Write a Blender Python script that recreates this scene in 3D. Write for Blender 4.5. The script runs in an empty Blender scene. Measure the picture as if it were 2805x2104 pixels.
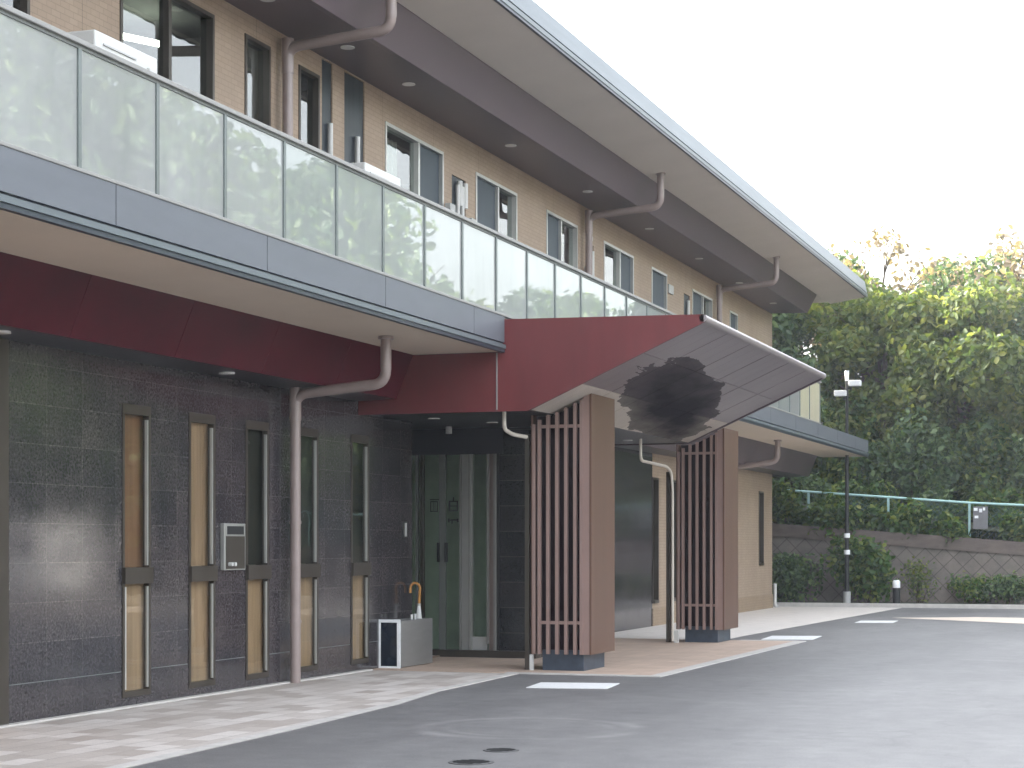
import bpy, math, random
import numpy as np
from mathutils import Vector
R = math.radians
scene = bpy.context.scene
C = scene.collection
rnd = random.Random(7)

# ---------------------------------------------------------------- camera
cam = bpy.data.cameras.new("camera")
cam.lens = 66.73; cam.sensor_width = 36.0
cam.shift_x = 0.0; cam.shift_y = 0.1576
cam.clip_start = 0.1; cam.clip_end = 2000
camo = bpy.data.objects.new("camera", cam); C.objects.link(camo)
camo.location = (0, 0, 1.6); camo.rotation_euler = (R(90), 0, R(19.2776))
scene.camera = camo

# ---------------------------------------------------------------- world, sun, exposure
SUN_EL, SUN_AZ = 25.0, (-0.97, 0.22)            # direction towards the sun in plan
world = bpy.data.worlds.new("World"); scene.world = world
world.use_nodes = True
wn = world.node_tree; wn.nodes.clear()
sky = wn.nodes.new("ShaderNodeTexSky"); sky.sky_type = 'NISHITA'
sky.sun_disc = False
sky.sun_elevation = R(SUN_EL)
sky.sun_rotation = math.atan2(SUN_AZ[0], SUN_AZ[1])
sky.air_density = 1.0; sky.dust_density = 6.0; sky.ozone_density = 0.6
bg = wn.nodes.new("ShaderNodeBackground"); bg.inputs[1].default_value = 0.15
wo = wn.nodes.new("ShaderNodeOutputWorld")
hs = wn.nodes.new("ShaderNodeHueSaturation"); hs.inputs["Saturation"].default_value = 0.33
wn.links.new(sky.outputs[0], hs.inputs["Color"]); wn.links.new(hs.outputs[0], bg.inputs[0]); wn.links.new(bg.outputs[0], wo.inputs[0])
sl = bpy.data.lights.new("sun", 'SUN'); sl.energy = 2.2; sl.angle = R(0.5); sl.color = (1.0, 0.9, 0.74)
so = bpy.data.objects.new("sun", sl); C.objects.link(so)
ce = math.cos(R(SUN_EL)); nn = math.hypot(*SUN_AZ)
sd = Vector((SUN_AZ[0]/nn*ce, SUN_AZ[1]/nn*ce, math.sin(R(SUN_EL))))
so.rotation_euler = sd.to_track_quat('Z', 'Y').to_euler()
so.location = (-60, -20, 50)
vs = scene.view_settings
vs.view_transform = 'Standard'; vs.look = 'None'; vs.gamma = 1.0; vs.exposure = 3.2
vs.use_curve_mapping = False
scene.render.engine = 'CYCLES'

# ---------------------------------------------------------------- materials
MATS = {}
class NT:
    def __init__(s, name):
        m = bpy.data.materials.new(name); m.use_nodes = True
        s.m = m; s.t = m.node_tree; s.t.nodes.clear()
        s.out = s.n("ShaderNodeOutputMaterial")
    def n(s, typ, **kw):
        x = s.t.nodes.new(typ)
        for k, v in kw.items(): setattr(x, k, v)
        return x
    def l(s, a, b): s.t.links.new(a, b)
    def set(s, node, **kw):
        for k, v in kw.items(): node.inputs[k.replace('_', ' ')].default_value = v
    def coords(s, scale=(1, 1, 1), swap=None):
        tc = s.n("ShaderNodeTexCoord"); o = tc.outputs["Object"]
        if swap:
            sp = s.n("ShaderNodeSeparateXYZ"); cb = s.n("ShaderNodeCombineXYZ")
            s.l(o, sp.inputs[0])
            for i, ch in enumerate(swap):
                if ch in 'XYZ': s.l(sp.outputs['XYZ'.index(ch)], cb.inputs[i])
            o = cb.outputs[0]
        mp = s.n("ShaderNodeMapping"); s.l(o, mp.inputs[0]); mp.inputs["Scale"].default_value = scale
        return mp.outputs[0]
    def noise(s, vec, scale, detail=4, rough=0.55):
        x = s.n("ShaderNodeTexNoise"); s.l(vec, x.inputs["Vector"])
        x.inputs["Scale"].default_value = scale; x.inputs["Detail"].default_value = detail
        x.inputs["Roughness"].default_value = rough
        return x.outputs[0]
    def ramp(s, fac, stops):
        x = s.n("ShaderNodeValToRGB"); s.l(fac, x.inputs[0]); e = x.color_ramp.elements
        while len(e) < len(stops): e.new(0.5)
        for i, (p, c) in enumerate(stops):
            e[i].position = p; e[i].color = (c[0], c[1], c[2], 1) if len(c) == 3 else c
        return x.outputs[0]
    def mix(s, fac, a, b, blend='MIX'):
        x = s.n("ShaderNodeMix", data_type='RGBA', blend_type=blend)
        for v, i in ((fac, 0), (a, 6), (b, 7)):
            if hasattr(v, 'is_linked'): s.l(v, x.inputs[i])
            elif isinstance(v, (int, float)): x.inputs[i].default_value = v
            else: x.inputs[i].default_value = (v[0], v[1], v[2], 1)
        return x.outputs[2]
    def pbsdf(s, color, rough=0.6, metal=0.0, **kw):
        b = s.n("ShaderNodeBsdfPrincipled")
        for v, k in ((color, "Base Color"), (rough, "Roughness"), (metal, "Metallic")):
            if hasattr(v, 'is_linked'): s.l(v, b.inputs[k])
            elif isinstance(v, (int, float)): b.inputs[k].default_value = v
            else: b.inputs[k].default_value = (v[0], v[1], v[2], 1)
        for k, v in kw.items(): b.inputs[k.replace('_', ' ')].default_value = v
        return b
    def bump(s, b, h, strength=0.2, dist=0.01):
        x = s.n("ShaderNodeBump"); x.inputs["Strength"].default_value = strength
        x.inputs["Distance"].default_value = dist; s.l(h, x.inputs["Height"]); s.l(x.outputs[0], b.inputs["Normal"])
    def done(s, sh):
        s.l(sh if hasattr(sh, 'is_linked') else sh.outputs[0], s.out.inputs[0]); MATS[s.m.name] = s.m; return s.m

def plain(name, col, rough=0.6, metal=0.0, var=0.18, scale=3.0, bump=0.0, streak=None, **kw):
    t = NT(name); v = t.coords(streak or (1, 1, 1)); f = t.noise(v, scale, 6, 0.6)
    a = [c*(1-var) for c in col]; b = [min(1, c*(1+var)) for c in col]
    c = t.ramp(f, [(0.3, a), (0.7, b)])
    p = t.pbsdf(c, rough, metal, **kw)
    if bump: t.bump(p, t.noise(v, scale*20, 3), bump, 0.004)
    return t.done(p)

def bricks(t, vec, w, h, mortar, c1, c2, cm, offset=0.5, bias=0.0):
    x = t.n("ShaderNodeTexBrick"); t.l(vec, x.inputs["Vector"])
    x.offset = offset; x.squash = 1.0
    for k, v in (("Scale", 1.0), ("Mortar Size", mortar), ("Mortar Smooth", 0.1), ("Bias", bias), ("Brick Width", w), ("Row Height", h)):
        x.inputs[k].default_value = v
    for k, v in (("Color1", c1), ("Color2", c2), ("Mortar", cm)): x.inputs[k].default_value = (*v, 1)
    return x

def m_granite():
    t = NT("dark_granite_tile"); v = t.coords(swap='YZ0')
    v3 = t.coords()
    br = bricks(t, v, 0.6, 0.36, 0.0035, (0.034, 0.034, 0.038), (0.050, 0.047, 0.049), (0.080, 0.077, 0.076), 0.0)
    sp = t.noise(v3, 38, 3, 0.75); bl = t.noise(v3, 2.2, 6, 0.65)
    c = t.mix(0.9, br.outputs[0], t.ramp(sp, [(0.36, (0.35, 0.35, 0.38)), (0.52, (1.0, 0.96, 0.97)), (0.66, (1.9, 1.8, 1.8))]), 'MULTIPLY')
    c = t.mix(0.6, c, t.ramp(bl, [(0.3, (0.55, 0.58, 0.65)), (0.7, (1.5, 1.35, 1.3))]), 'MULTIPLY')
    r = t.ramp(bl, [(0.3, (0.07,)*3), (0.7, (0.16,)*3)])
    p = t.pbsdf(c, r, 0.0, Specular_IOR_Level=0.6)
    t.bump(p, br.outputs[1], -0.3, 0.004)
    return t.done(p)
def m_tan_tile(name="tan_wall_tile", c=(0.345, 0.260, 0.190), w=0.15, h=0.06):
    t = NT(name); v = t.coords(swap='YZ0'); v3 = t.coords()
    c1 = tuple(k*0.95 for k in c); c2 = tuple(k*1.04 for k in c); cm = tuple(k*0.76 for k in c)
    br = bricks(t, v, w, h, 0.004, c1, c2, cm, 0.5)
    big = bricks(t, v, 1.8, 9.0, 0.006, (1, 1, 1), (1, 1, 1), (0.7, 0.7, 0.7), 0.0)
    c_ = t.mix(1.0, br.outputs[0], big.outputs[0], 'MULTIPLY')
    n = t.noise(t.coords((1, 1, 0.35)), 1.4, 5); c_ = t.mix(0.5, c_, t.ramp(n, [(0.3, (0.82, 0.8, 0.8)), (0.7, (1.1, 1.1, 1.1))]), 'MULTIPLY')
    p = t.pbsdf(c_, 0.65); t.bump(p, br.outputs[1], -0.35, 0.004)
    return t.done(p)
def m_asphalt():
    t = NT("asphalt"); v = t.coords()
    fine = t.noise(v, 180, 2, 0.7); med = t.noise(v, 3.5, 6, 0.7); big = t.noise(t.coords((1, 0.35, 1)), 0.5, 4, 0.6)
    c = t.ramp(big, [(0.3, (0.112, 0.109, 0.108)), (0.7, (0.190, 0.185, 0.180))])
    c = t.mix(0.6, c, t.ramp(med, [(0.3, (0.66, 0.66, 0.68)), (0.7, (1.2, 1.2, 1.2))]), 'MULTIPLY')
    c = t.mix(0.55, c, t.ramp(fine, [(0.3, (0.5, 0.5, 0.52)), (0.7, (1.5, 1.5, 1.5))]), 'MULTIPLY')
    agg = t.noise(v, 55, 3, 0.8); c = t.mix(0.5, c, t.ramp(agg, [(0.36, (0.62, 0.62, 0.63)), (0.64, (1.38, 1.38, 1.38))]), 'MULTIPLY')
    stn = t.ramp(t.noise(t.coords((1, 0.8, 1)), 1.1, 7, 0.75), [(0.60, (1, 1, 1)), (0.70, (0.72, 0.72, 0.74))]); c = t.mix(0.9, c, stn, 'MULTIPLY')
    vo = t.n("ShaderNodeTexVoronoi", feature='DISTANCE_TO_EDGE'); vo.inputs["Scale"].default_value = 0.22
    wv = t.n("ShaderNodeVectorMath", operation='ADD'); nc = t.n("ShaderNodeTexNoise"); t.l(v, nc.inputs["Vector"]); nc.inputs["Scale"].default_value = 1.5; nc.inputs["Detail"].default_value = 6
    t.l(v, wv.inputs[0]); t.l(nc.outputs[1], wv.inputs[1]); t.l(wv.outputs[0], vo.inputs["Vector"])
    c = t.mix(0.35, c, t.ramp(vo.outputs["Distance"], [(0.0, (0.5,)*3), (0.006, (1, 1, 1))]), 'MULTIPLY')
    # curved tyre scuff, a pale ring arc worn into the surface
    def ring(cx, cy, rad, wid, amt, c):
        tc = t.n("ShaderNodeTexCoord"); mp = t.n("ShaderNodeMapping"); t.l(tc.outputs["Object"], mp.inputs[0])
        mp.inputs["Location"].default_value = (-cx, -cy, 0)
        ds = t.n("ShaderNodeVectorMath", operation='LENGTH'); t.l(mp.outputs[0], ds.inputs[0])
        a = t.n("ShaderNodeMath", operation='SUBTRACT'); t.l(ds.outputs["Value"], a.inputs[0]); a.inputs[1].default_value = rad
        b = t.n("ShaderNodeMath", operation='ABSOLUTE'); t.l(a.outputs[0], b.inputs[0])
        f = t.ramp(b.outputs[0], [(0.0, (amt,)*3), (wid, (0, 0, 0))])
        brk = t.ramp(t.noise(v, 0.9, 3), [(0.42, (0, 0, 0)), (0.6, (1, 1, 1))])
        f2 = t.mix(1.0, f, brk, 'MULTIPLY')
        return t.mix(f2, c, (0.30, 0.29, 0.28))
    c = ring(-5.35, 15.75, 0.95, 0.14, 0.6, c)
    c = ring(-5.35, 15.75, 0.72, 0.08, 0.35, c)
    c = ring(-3.2, 23.0, 4.2, 0.2, 0.16, c)
    p = t.pbsdf(c, 0.56, Specular_IOR_Level=0.5); t.bump(p, fine, 0.35, 0.004)
    return t.done(p)
def m_paver(name, c1, c2, cm, w, h, swap='YX0', off=0.5, mortar=0.006, vs_=1):
    t = NT(name); v = t.coords(swap=swap); br = bricks(t, v, w, h, mortar, c1, c2, cm, off)
    n = t.noise(t.coords(), 2.0, 6, 0.65); f = t.noise(t.coords(), 90, 2)
    c = t.mix(0.5, br.outputs[0], t.ramp(n, [(0.3, (0.8, 0.79, 0.78)), (0.7, (1.1, 1.1, 1.1))]), 'MULTIPLY')
    c = t.mix(0.25, c, t.ramp(f, [(0.3, (0.6,)*3), (0.7, (1.3,)*3)]), 'MULTIPLY')
    p = t.pbsdf(c, 0.8); t.bump(p, br.outputs[1], -0.3, 0.004)
    return t.done(p)
def front_fresnel(t, ior):
    fr = t.n("ShaderNodeFresnel"); fr.inputs[0].default_value = ior
    ge = t.n("ShaderNodeNewGeometry"); iv = t.n("ShaderNodeMath", operation='SUBTRACT'); iv.inputs[0].default_value = 1.0; t.l(ge.outputs["Backfacing"], iv.inputs[1])
    mu = t.n("ShaderNodeMath", operation='MULTIPLY'); t.l(fr.outputs[0], mu.inputs[0]); t.l(iv.outputs[0], mu.inputs[1]); return mu.outputs[0]
def m_glass(name, tint=(0.75, 0.8, 0.78), ior=1.6, rough=0.0):
    t = NT(name); tr = t.n("ShaderNodeBsdfTransparent"); tr.inputs[0].default_value = (*tint, 1)
    g = t.n("ShaderNodeBsdfGlossy"); g.inputs["Roughness"].default_value = rough; g.inputs[0].default_value = (0.95, 0.97, 0.96, 1)
    nz = t.noise(t.coords(), 1.3, 2); bp = t.n("ShaderNodeBump"); bp.inputs["Strength"].default_value = 0.12; bp.inputs["Distance"].default_value = 0.02
    t.l(nz, bp.inputs["Height"]); t.l(bp.outputs[0], g.inputs["Normal"])
    mx = t.n("ShaderNodeMixShader"); t.l(front_fresnel(t, ior), mx.inputs[0]); t.l(tr.outputs[0], mx.inputs[1]); t.l(g.outputs[0], mx.inputs[2])
    return t.done(mx)
def m_frost(name, col, trans=0.35):
    t = NT(name)
    n = t.noise(t.coords(), 0.9, 3)
    c = t.ramp(n, [(0.3, tuple(k*0.90 for k in col)), (0.7, tuple(min(1, k*1.06) for k in col))])
    oi = t.n("ShaderNodeObjectInfo"); c = t.mix(1.0, c, t.ramp(oi.outputs["Random"], [(0.0, (0.90, 0.93, 0.92)), (1.0, (1.06, 1.04, 1.05))]), 'MULTIPLY')
    grime = t.ramp(t.noise(t.coords((1, 3.0, 0.6)), 1.8, 5), [(0.45, (1, 1, 1)), (0.8, (0.84, 0.86, 0.84))]); c = t.mix(0.8, c, grime, 'MULTIPLY')
    p = t.pbsdf(c, 0.5, 0.0, Specular_IOR_Level=0.0)
    tl = t.n("ShaderNodeBsdfTranslucent"); tl.inputs[0].default_value = (*col, 1)
    m1 = t.n("ShaderNodeMixShader"); m1.inputs[0].default_value = trans; t.l(p.outputs[0], m1.inputs[1]); t.l(tl.outputs[0], m1.inputs[2])
    g = t.n("ShaderNodeBsdfGlossy"); g.inputs["Roughness"].default_value = 0.012; g.inputs[0].default_value = (0.95, 1.0, 0.97, 1)
    m2 = t.n("ShaderNodeMixShader"); t.l(front_fresnel(t, 1.55), m2.inputs[0]); t.l(m1.outputs[0], m2.inputs[1]); t.l(g.outputs[0], m2.inputs[2])
    return t.done(m2)
def m_leaf(name, dark, mid, light, tr=0.45):
    t = NT(name)
    geo = t.n("ShaderNodeNewGeometry"); isl = t.ramp(geo.outputs["Random Per Island"], [(0.0, dark), (0.55, mid), (1.0, light)])
    n = t.noise(t.coords(), 0.55, 3)
    c = t.mix(0.7, isl, t.ramp(n, [(0.35, (0.55, 0.62, 0.62)), (0.65, (1.35, 1.25, 1.0))]), 'MULTIPLY')
    p = t.pbsdf(c, 0.5, 0.0, Specular_IOR_Level=0.35)
    tl = t.n("ShaderNodeBsdfTranslucent"); c2 = t.mix(1.0, c, (1.5, 1.5, 0.7), 'MULTIPLY'); t.l(c2, tl.inputs[0])
    mx = t.n("ShaderNodeMixShader"); mx.inputs[0].default_value = tr
    t.l(p.outputs[0], mx.inputs[1]); t.l(tl.outputs[0], mx.inputs[2])
    return t.done(mx)
def m_canopy_soffit(name, ca, cb_):
    t = NT(name)
    v = t.coords()
    sp = t.n("ShaderNodeSeparateXYZ"); t.l(v, sp.inputs[0])
    # dark reflection painted on the panels as an uneven blotch (object space: origin at the canopy's base)
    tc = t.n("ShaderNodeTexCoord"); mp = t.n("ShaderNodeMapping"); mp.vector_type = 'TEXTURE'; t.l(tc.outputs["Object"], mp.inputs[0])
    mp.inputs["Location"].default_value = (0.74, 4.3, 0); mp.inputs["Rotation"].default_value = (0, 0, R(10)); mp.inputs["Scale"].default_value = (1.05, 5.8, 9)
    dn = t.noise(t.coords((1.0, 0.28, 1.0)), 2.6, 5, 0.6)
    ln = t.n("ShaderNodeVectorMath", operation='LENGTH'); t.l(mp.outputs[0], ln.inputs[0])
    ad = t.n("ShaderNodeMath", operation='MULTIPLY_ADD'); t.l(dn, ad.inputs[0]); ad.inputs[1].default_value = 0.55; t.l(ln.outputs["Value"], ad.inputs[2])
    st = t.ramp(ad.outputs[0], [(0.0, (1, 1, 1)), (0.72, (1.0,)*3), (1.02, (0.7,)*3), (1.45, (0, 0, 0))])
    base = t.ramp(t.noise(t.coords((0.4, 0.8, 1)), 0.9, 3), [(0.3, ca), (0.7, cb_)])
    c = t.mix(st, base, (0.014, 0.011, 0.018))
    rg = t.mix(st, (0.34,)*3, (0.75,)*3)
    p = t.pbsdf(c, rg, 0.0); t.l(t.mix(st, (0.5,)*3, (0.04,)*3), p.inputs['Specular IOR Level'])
    return t.done(p)

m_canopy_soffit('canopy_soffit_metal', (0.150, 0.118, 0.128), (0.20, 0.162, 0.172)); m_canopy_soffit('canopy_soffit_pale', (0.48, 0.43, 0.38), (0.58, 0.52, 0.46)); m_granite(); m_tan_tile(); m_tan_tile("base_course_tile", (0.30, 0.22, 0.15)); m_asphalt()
m_tan_tile("brown_wall_tile", (0.30, 0.17, 0.09), 0.22, 0.075)
m_paver("pale_paver", (0.60, 0.555, 0.515), (0.385, 0.335, 0.295), (0.36, 0.32, 0.29), 0.40, 0.24)
m_paver("brown_tile", (0.47, 0.35, 0.275), (0.53, 0.40, 0.31), (0.38, 0.30, 0.24), 0.3, 0.3, off=0.0)
plain("kerb_concrete", (0.50, 0.475, 0.445), 0.8, var=0.12, scale=6)
plain("far_paving", (0.64, 0.59, 0.54), 0.8, var=0.08, scale=3)
plain("white_paint", (0.74, 0.74, 0.73), 0.6, var=0.06, scale=12)
plain("warm_strip", (0.66, 0.56, 0.47), 0.8, var=0.1, scale=4)
plain("soffit_beige", (0.60, 0.51, 0.41), 0.75, var=0.04, scale=1)
plain("eave_beige", (0.58, 0.52, 0.46), 0.75, var=0.04, scale=1)
plain("soffit_mauve", (0.112, 0.084, 0.098), 0.42, var=0.10, scale=0.8, streak=(1, 0.2, 1))
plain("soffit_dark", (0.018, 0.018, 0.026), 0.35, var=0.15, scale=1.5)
plain("red_panel", (0.135, 0.024, 0.026), 0.5, var=0.16, scale=2.2, streak=(1, 3, 0.2))
plain("red_panel_gloss", (0.062, 0.004, 0.010), 0.35, var=0.25, scale=1.2, Specular_IOR_Level=0.15)
plain("grey_fascia", (0.125, 0.136, 0.155), 0.5, 0.1, var=0.07, scale=2.5, streak=(1, 0.4, 2))
plain("roof_fascia_grey", (0.125, 0.148, 0.160), 0.45, 0.15, var=0.12, scale=2.0, streak=(1, 0.3, 3))
plain("dark_trim", (0.035, 0.045, 0.06), 0.4, 0.2, var=0.1)
plain("bronze_frame", (0.062, 0.052, 0.043), 0.4, 0.35, var=0.1)
plain("silver_frame", (0.52, 0.52, 0.50), 0.35, 0.5, var=0.08)
plain("post_grey", (0.15, 0.17, 0.165), 0.4, 0.3, var=0.06)
plain("pale_rail", (0.27, 0.265, 0.25), 0.5, 0.1, var=0.06)
plain("shadow_gap_stile_grey", (0.16, 0.17, 0.16), 0.5, 0.2, var=0.06)
plain("drain_pipe_mauve", (0.27, 0.215, 0.20), 0.3, var=0.08, scale=4)
plain("glint_case_grey", (0.34, 0.34, 0.32), 0.4, 0.4, var=0.08)
plain("trim_mauve", (0.27, 0.235, 0.24), 0.4, 0.2, var=0.08)
plain("pale_pipe", (0.58, 0.53, 0.46), 0.3, var=0.08)
plain("copper_brown_panel", (0.145, 0.080, 0.056), 0.42, 0.25, var=0.09, scale=2, streak=(2, 2, 0.15), bump=0.08)
plain("slat_brown", (0.31, 0.21, 0.185), 0.4, 0.25, var=0.08, scale=2)
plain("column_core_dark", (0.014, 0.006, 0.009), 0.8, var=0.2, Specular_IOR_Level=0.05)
plain("slate_plinth", (0.040, 0.055, 0.080), 0.4, var=0.25, scale=8)
plain("white_plastic", (0.55, 0.55, 0.53), 0.4, var=0.05)
plain("grille_grey", (0.42, 0.42, 0.41), 0.5, var=0.08)
plain("black_rubber", (0.015, 0.016, 0.018), 0.5)
plain("insect_screen", (0.045, 0.062, 0.078), 0.55, var=0.12, scale=2)
plain("niche_dark", (0.030, 0.038, 0.046), 0.45, var=0.3, scale=2, streak=(1, 4, 0.3))
plain("curtain_cream", (0.62, 0.58, 0.50), 0.8, var=0.14, scale=3, streak=(1, 9, 0.1))
plain("blind_brown", (0.20, 0.125, 0.080), 0.7, var=0.22, scale=2, streak=(1, 6, 0.15))
plain("blind_tan", (0.30, 0.235, 0.165), 0.7, var=0.28, scale=2, streak=(1, 4, 0.2))
plain("blind_green_dark", (0.014, 0.022, 0.022), 0.6, var=0.2)
plain("interior_grey", (0.22, 0.22, 0.21), 0.8)
plain("interior_green", (0.62, 0.67, 0.60), 0.5, var=0.12)
plain("interior_floor", (0.24, 0.17, 0.12), 0.3)
plain("brushed_steel", (0.38, 0.385, 0.39), 0.33, 0.7, var=0.06, scale=3, streak=(1, 1, 8))
plain("smoked_panel", (0.006, 0.012, 0.022), 0.15)
plain("umbrella_wood", (0.52, 0.24, 0.06), 0.35, var=0.15, scale=15)
plain("umbrella_white", (0.78, 0.78, 0.76), 0.5)
plain("iron_cover", (0.11, 0.11, 0.11), 0.5, 0.4, var=0.3, scale=20)
plain("post_black", (0.018, 0.020, 0.022), 0.4, 0.3)
plain("teal_fence", (0.30, 0.47, 0.46), 0.5, var=0.12, scale=6)
plain("mesh_green", (0.035, 0.10, 0.085), 0.5)
plain("bark", (0.10, 0.078, 0.058), 0.9, var=0.3, scale=8, bump=0.5)
plain("soil", (0.028, 0.034, 0.018), 0.95, var=0.4, scale=2, bump=0.5)
plain("lamp_white", (0.8, 0.82, 0.83), 0.3)
plain("sign_grey", (0.14, 0.14, 0.15), 0.6, var=0.15, scale=6)
m_glass("window_glass", (0.72, 0.78, 0.76), 2.1); m_glass("door_glass", (0.86, 0.92, 0.87), 1.5)
m_glass("slit_glass", (0.92, 0.89, 0.84), 1.40)
m_frost("frosted_panel", (0.47, 0.485, 0.472)); m_frost("frosted_sun_glow", (0.92, 0.88, 0.70), 0.5)  # second glass is yellowed: sun glow put into its colour
m_leaf("leaf_green", (0.038, 0.076, 0.044), (0.080, 0.140, 0.070), (0.145, 0.205, 0.085), 0.35)
m_leaf("leaf_yellow", (0.050, 0.088, 0.030), (0.100, 0.140, 0.045), (0.19, 0.21, 0.065), 0.45)
m_leaf("leaf_brown", (0.14, 0.115, 0.10), (0.19, 0.155, 0.135), (0.24, 0.20, 0.165), 0.35)
m_leaf("leaf_vine", (0.026, 0.065, 0.022), (0.065, 0.135, 0.038), (0.19, 0.22, 0.06), 0.4)
def m_wall_stone():
    t = NT("diamond_masonry")
    tc = t.n("ShaderNodeTexCoord"); sp = t.n("ShaderNodeSeparateXYZ"); cb = t.n("ShaderNodeCombineXYZ")
    t.l(tc.outputs["Object"], sp.inputs[0]); t.l(sp.outputs[0], cb.inputs[0]); t.l(sp.outputs[2], cb.inputs[1])
    mp = t.n("ShaderNodeMapping"); t.l(cb.outputs[0], mp.inputs[0]); mp.inputs["Rotation"].default_value = (0, 0, R(45))
    br = bricks(t, mp.outputs[0], 0.36, 0.36, 0.014, (0.130, 0.112, 0.103), (0.150, 0.130, 0.118), (0.072, 0.062, 0.054), 0.0)
    n = t.noise(t.coords(), 1.5, 6, 0.7)
    c = t.mix(0.8, br.outputs[0], t.ramp(n, [(0.3, (0.5, 0.55, 0.5)), (0.7, (1.25, 1.2, 1.15))]), 'MULTIPLY')
    p = t.pbsdf(c, 0.9); t.bump(p, br.outputs[1], -0.6, 0.02)
    return t.done(p)
m_wall_stone()
def m_lamp():
    t = NT("lit_tube"); e = t.n("ShaderNodeEmission"); e.inputs[0].default_value = (1, 1, 0.85, 1); e.inputs[1].default_value = 2.2
    return t.done(e)
m_lamp()
def m_dl():
    t = NT("downlight_glass"); p = t.pbsdf((0.75, 0.74, 0.72), 0.25); return t.done(p)
m_dl()

# ---------------------------------------------------------------- mesh helpers
class MB:
    def __init__(s): s.v = []; s.f = []; s.sm = []
    def add(s, vs_, fs, smooth=False):
        b = len(s.v); s.v += [tuple(p) for p in vs_]; s.f += [tuple(i+b for i in q) for q in fs]; s.sm += [smooth]*len(fs); return s
    def box(s, x0, x1, y0, y1, z0, z1):
        if x0 > x1: x0, x1 = x1, x0
        if y0 > y1: y0, y1 = y1, y0
        if z0 > z1: z0, z1 = z1, z0
        v = [(x, y, z) for z in (z0, z1) for y in (y0, y1) for x in (x0, x1)]
        return s.add(v, [(0, 2, 3, 1), (4, 5, 7, 6), (0, 1, 5, 4), (2, 6, 7, 3), (0, 4, 6, 2), (1, 3, 7, 5)])
    def extr(s, prof, y0, y1):                       # (x,z) profile, extruded along y
        n = len(prof); v = [(x, y0, z) for x, z in prof]+[(x, y1, z) for x, z in prof]
        ar = sum(prof[i][0]*prof[(i+1) % n][1]-prof[(i+1) % n][0]*prof[i][1] for i in range(n))
        f = [(i, (i+1) % n, n+(i+1) % n, n+i) for i in range(n)]+[tuple(range(n))[::-1], tuple(range(n, 2*n))]
        if ar > 0: f = [q[::-1] for q in f]
        return s.add(v, f)
    def slab(s, pts, z0, z1):
        n = len(pts); v = [(x, y, z0) for x, y in pts]+[(x, y, z1) for x, y in pts]
        ar = sum(pts[i][0]*pts[(i+1) % n][1]-pts[(i+1) % n][0]*pts[i][1] for i in range(n))
        f = [(i, (i+1) % n, n+(i+1) % n, n+i) for i in range(n)]+[tuple(range(n))[::-1], tuple(range(n, 2*n))]
        if ar < 0: f = [q[::-1] for q in f]
        return s.add(v, f)
    def tube(s, strip, rads, seg=12, cap=True):
        strip = [Vector(p) for p in strip]
        if isinstance(rads, (int, float)): rads = [rads]*len(strip)
        rings = []; up = Vector((0.13, 0.21, 0.97))
        for i, p in enumerate(strip):
            d = ((strip[min(i+1, len(strip)-1)]-strip[max(i-1, 0)])).normalized()
            a = d.cross(up)
            if a.length < 0.05: a = d.cross(Vector((1, 0, 0)))
            a.normalize(); b = d.cross(a).normalized()
            if i and rings_a.dot(a) < 0: a, b = -a, -b
            rings_a = a
            rings.append([p+(a*math.cos(2*math.pi*k/seg)+b*math.sin(2*math.pi*k/seg))*rads[i] for k in range(seg)])
        v = [q for r_ in rings for q in r_]; f = []
        for i in range(len(strip)-1):
            for k in range(seg):
                f.append((i*seg+k, i*seg+(k+1) % seg, (i+1)*seg+(k+1) % seg, (i+1)*seg+k))
        s.add(v, f, True)
        if cap:
            n = len(strip)-1
            s.add(rings[0], [tuple(range(seg))[::-1]]); s.add(rings[n], [tuple(range(seg))])
        return s
    def disc(s, x, y, z0, z1, r, seg=20):
        v = []
        for z in (z0, z1): v += [(x+r*math.cos(2*math.pi*k/seg), y+r*math.sin(2*math.pi*k/seg), z) for k in range(seg)]
        return s.add(v, [(k, (k+1) % seg, seg+(k+1) % seg, seg+k) for k in range(seg)]+[tuple(range(seg))[::-1], tuple(range(seg, 2*seg))])
def wloc(o):
    v = Vector((0, 0, 0))
    while o: v += o.location; o = o.parent
    return v
def link(name, mb, mat, parent=None, loc=None, bevel=0.0):
    me = bpy.data.meshes.new(name)
    base = Vector(loc) if loc is not None else Vector((0, 0, 0))
    off = (wloc(parent) if parent else Vector((0, 0, 0)))+base
    me.from_pydata([tuple(Vector(p)-off) for p in mb.v], [], mb.f)
    me.polygons.foreach_set("use_smooth", mb.sm); me.materials.append(MATS[mat]); me.update()
    o = bpy.data.objects.new(name, me); C.objects.link(o); o.parent = parent; o.location = base
    if bevel:
        b = o.modifiers.new("bevel", 'BEVEL'); b.width = bevel; b.segments = 2; b.limit_method = 'ANGLE'
    return o
def empty(name, loc):
    o = bpy.data.objects.new(name, None); C.objects.link(o); o.location = loc; o.empty_display_size = 0.3; return o
def tag(o, label=None, cat=None, group=None, kind=None):
    for k, v in (('label', label), ('category', cat), ('group', group), ('kind', kind)):
        if v: o[k] = v
    return o
def bx(*a): return MB().box(*a)
def arcpath(pts, r=0.09, n=5):                        # polyline with rounded corners
    P = [Vector(p) for p in pts]; out = [P[0]]
    for i in range(1, len(P)-1):
        a = (P[i-1]-P[i]); b = (P[i+1]-P[i]); rr = min(r, a.length*0.45, b.length*0.45)
        p0 = P[i]+a.normalized()*rr; p1 = P[i]+b.normalized()*rr
        for k in range(n+1):
            t = k/n; out.append(p0.lerp(P[i], t).lerp(P[i].lerp(p1, t), t))
    out.append(P[-1]); return out

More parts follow.
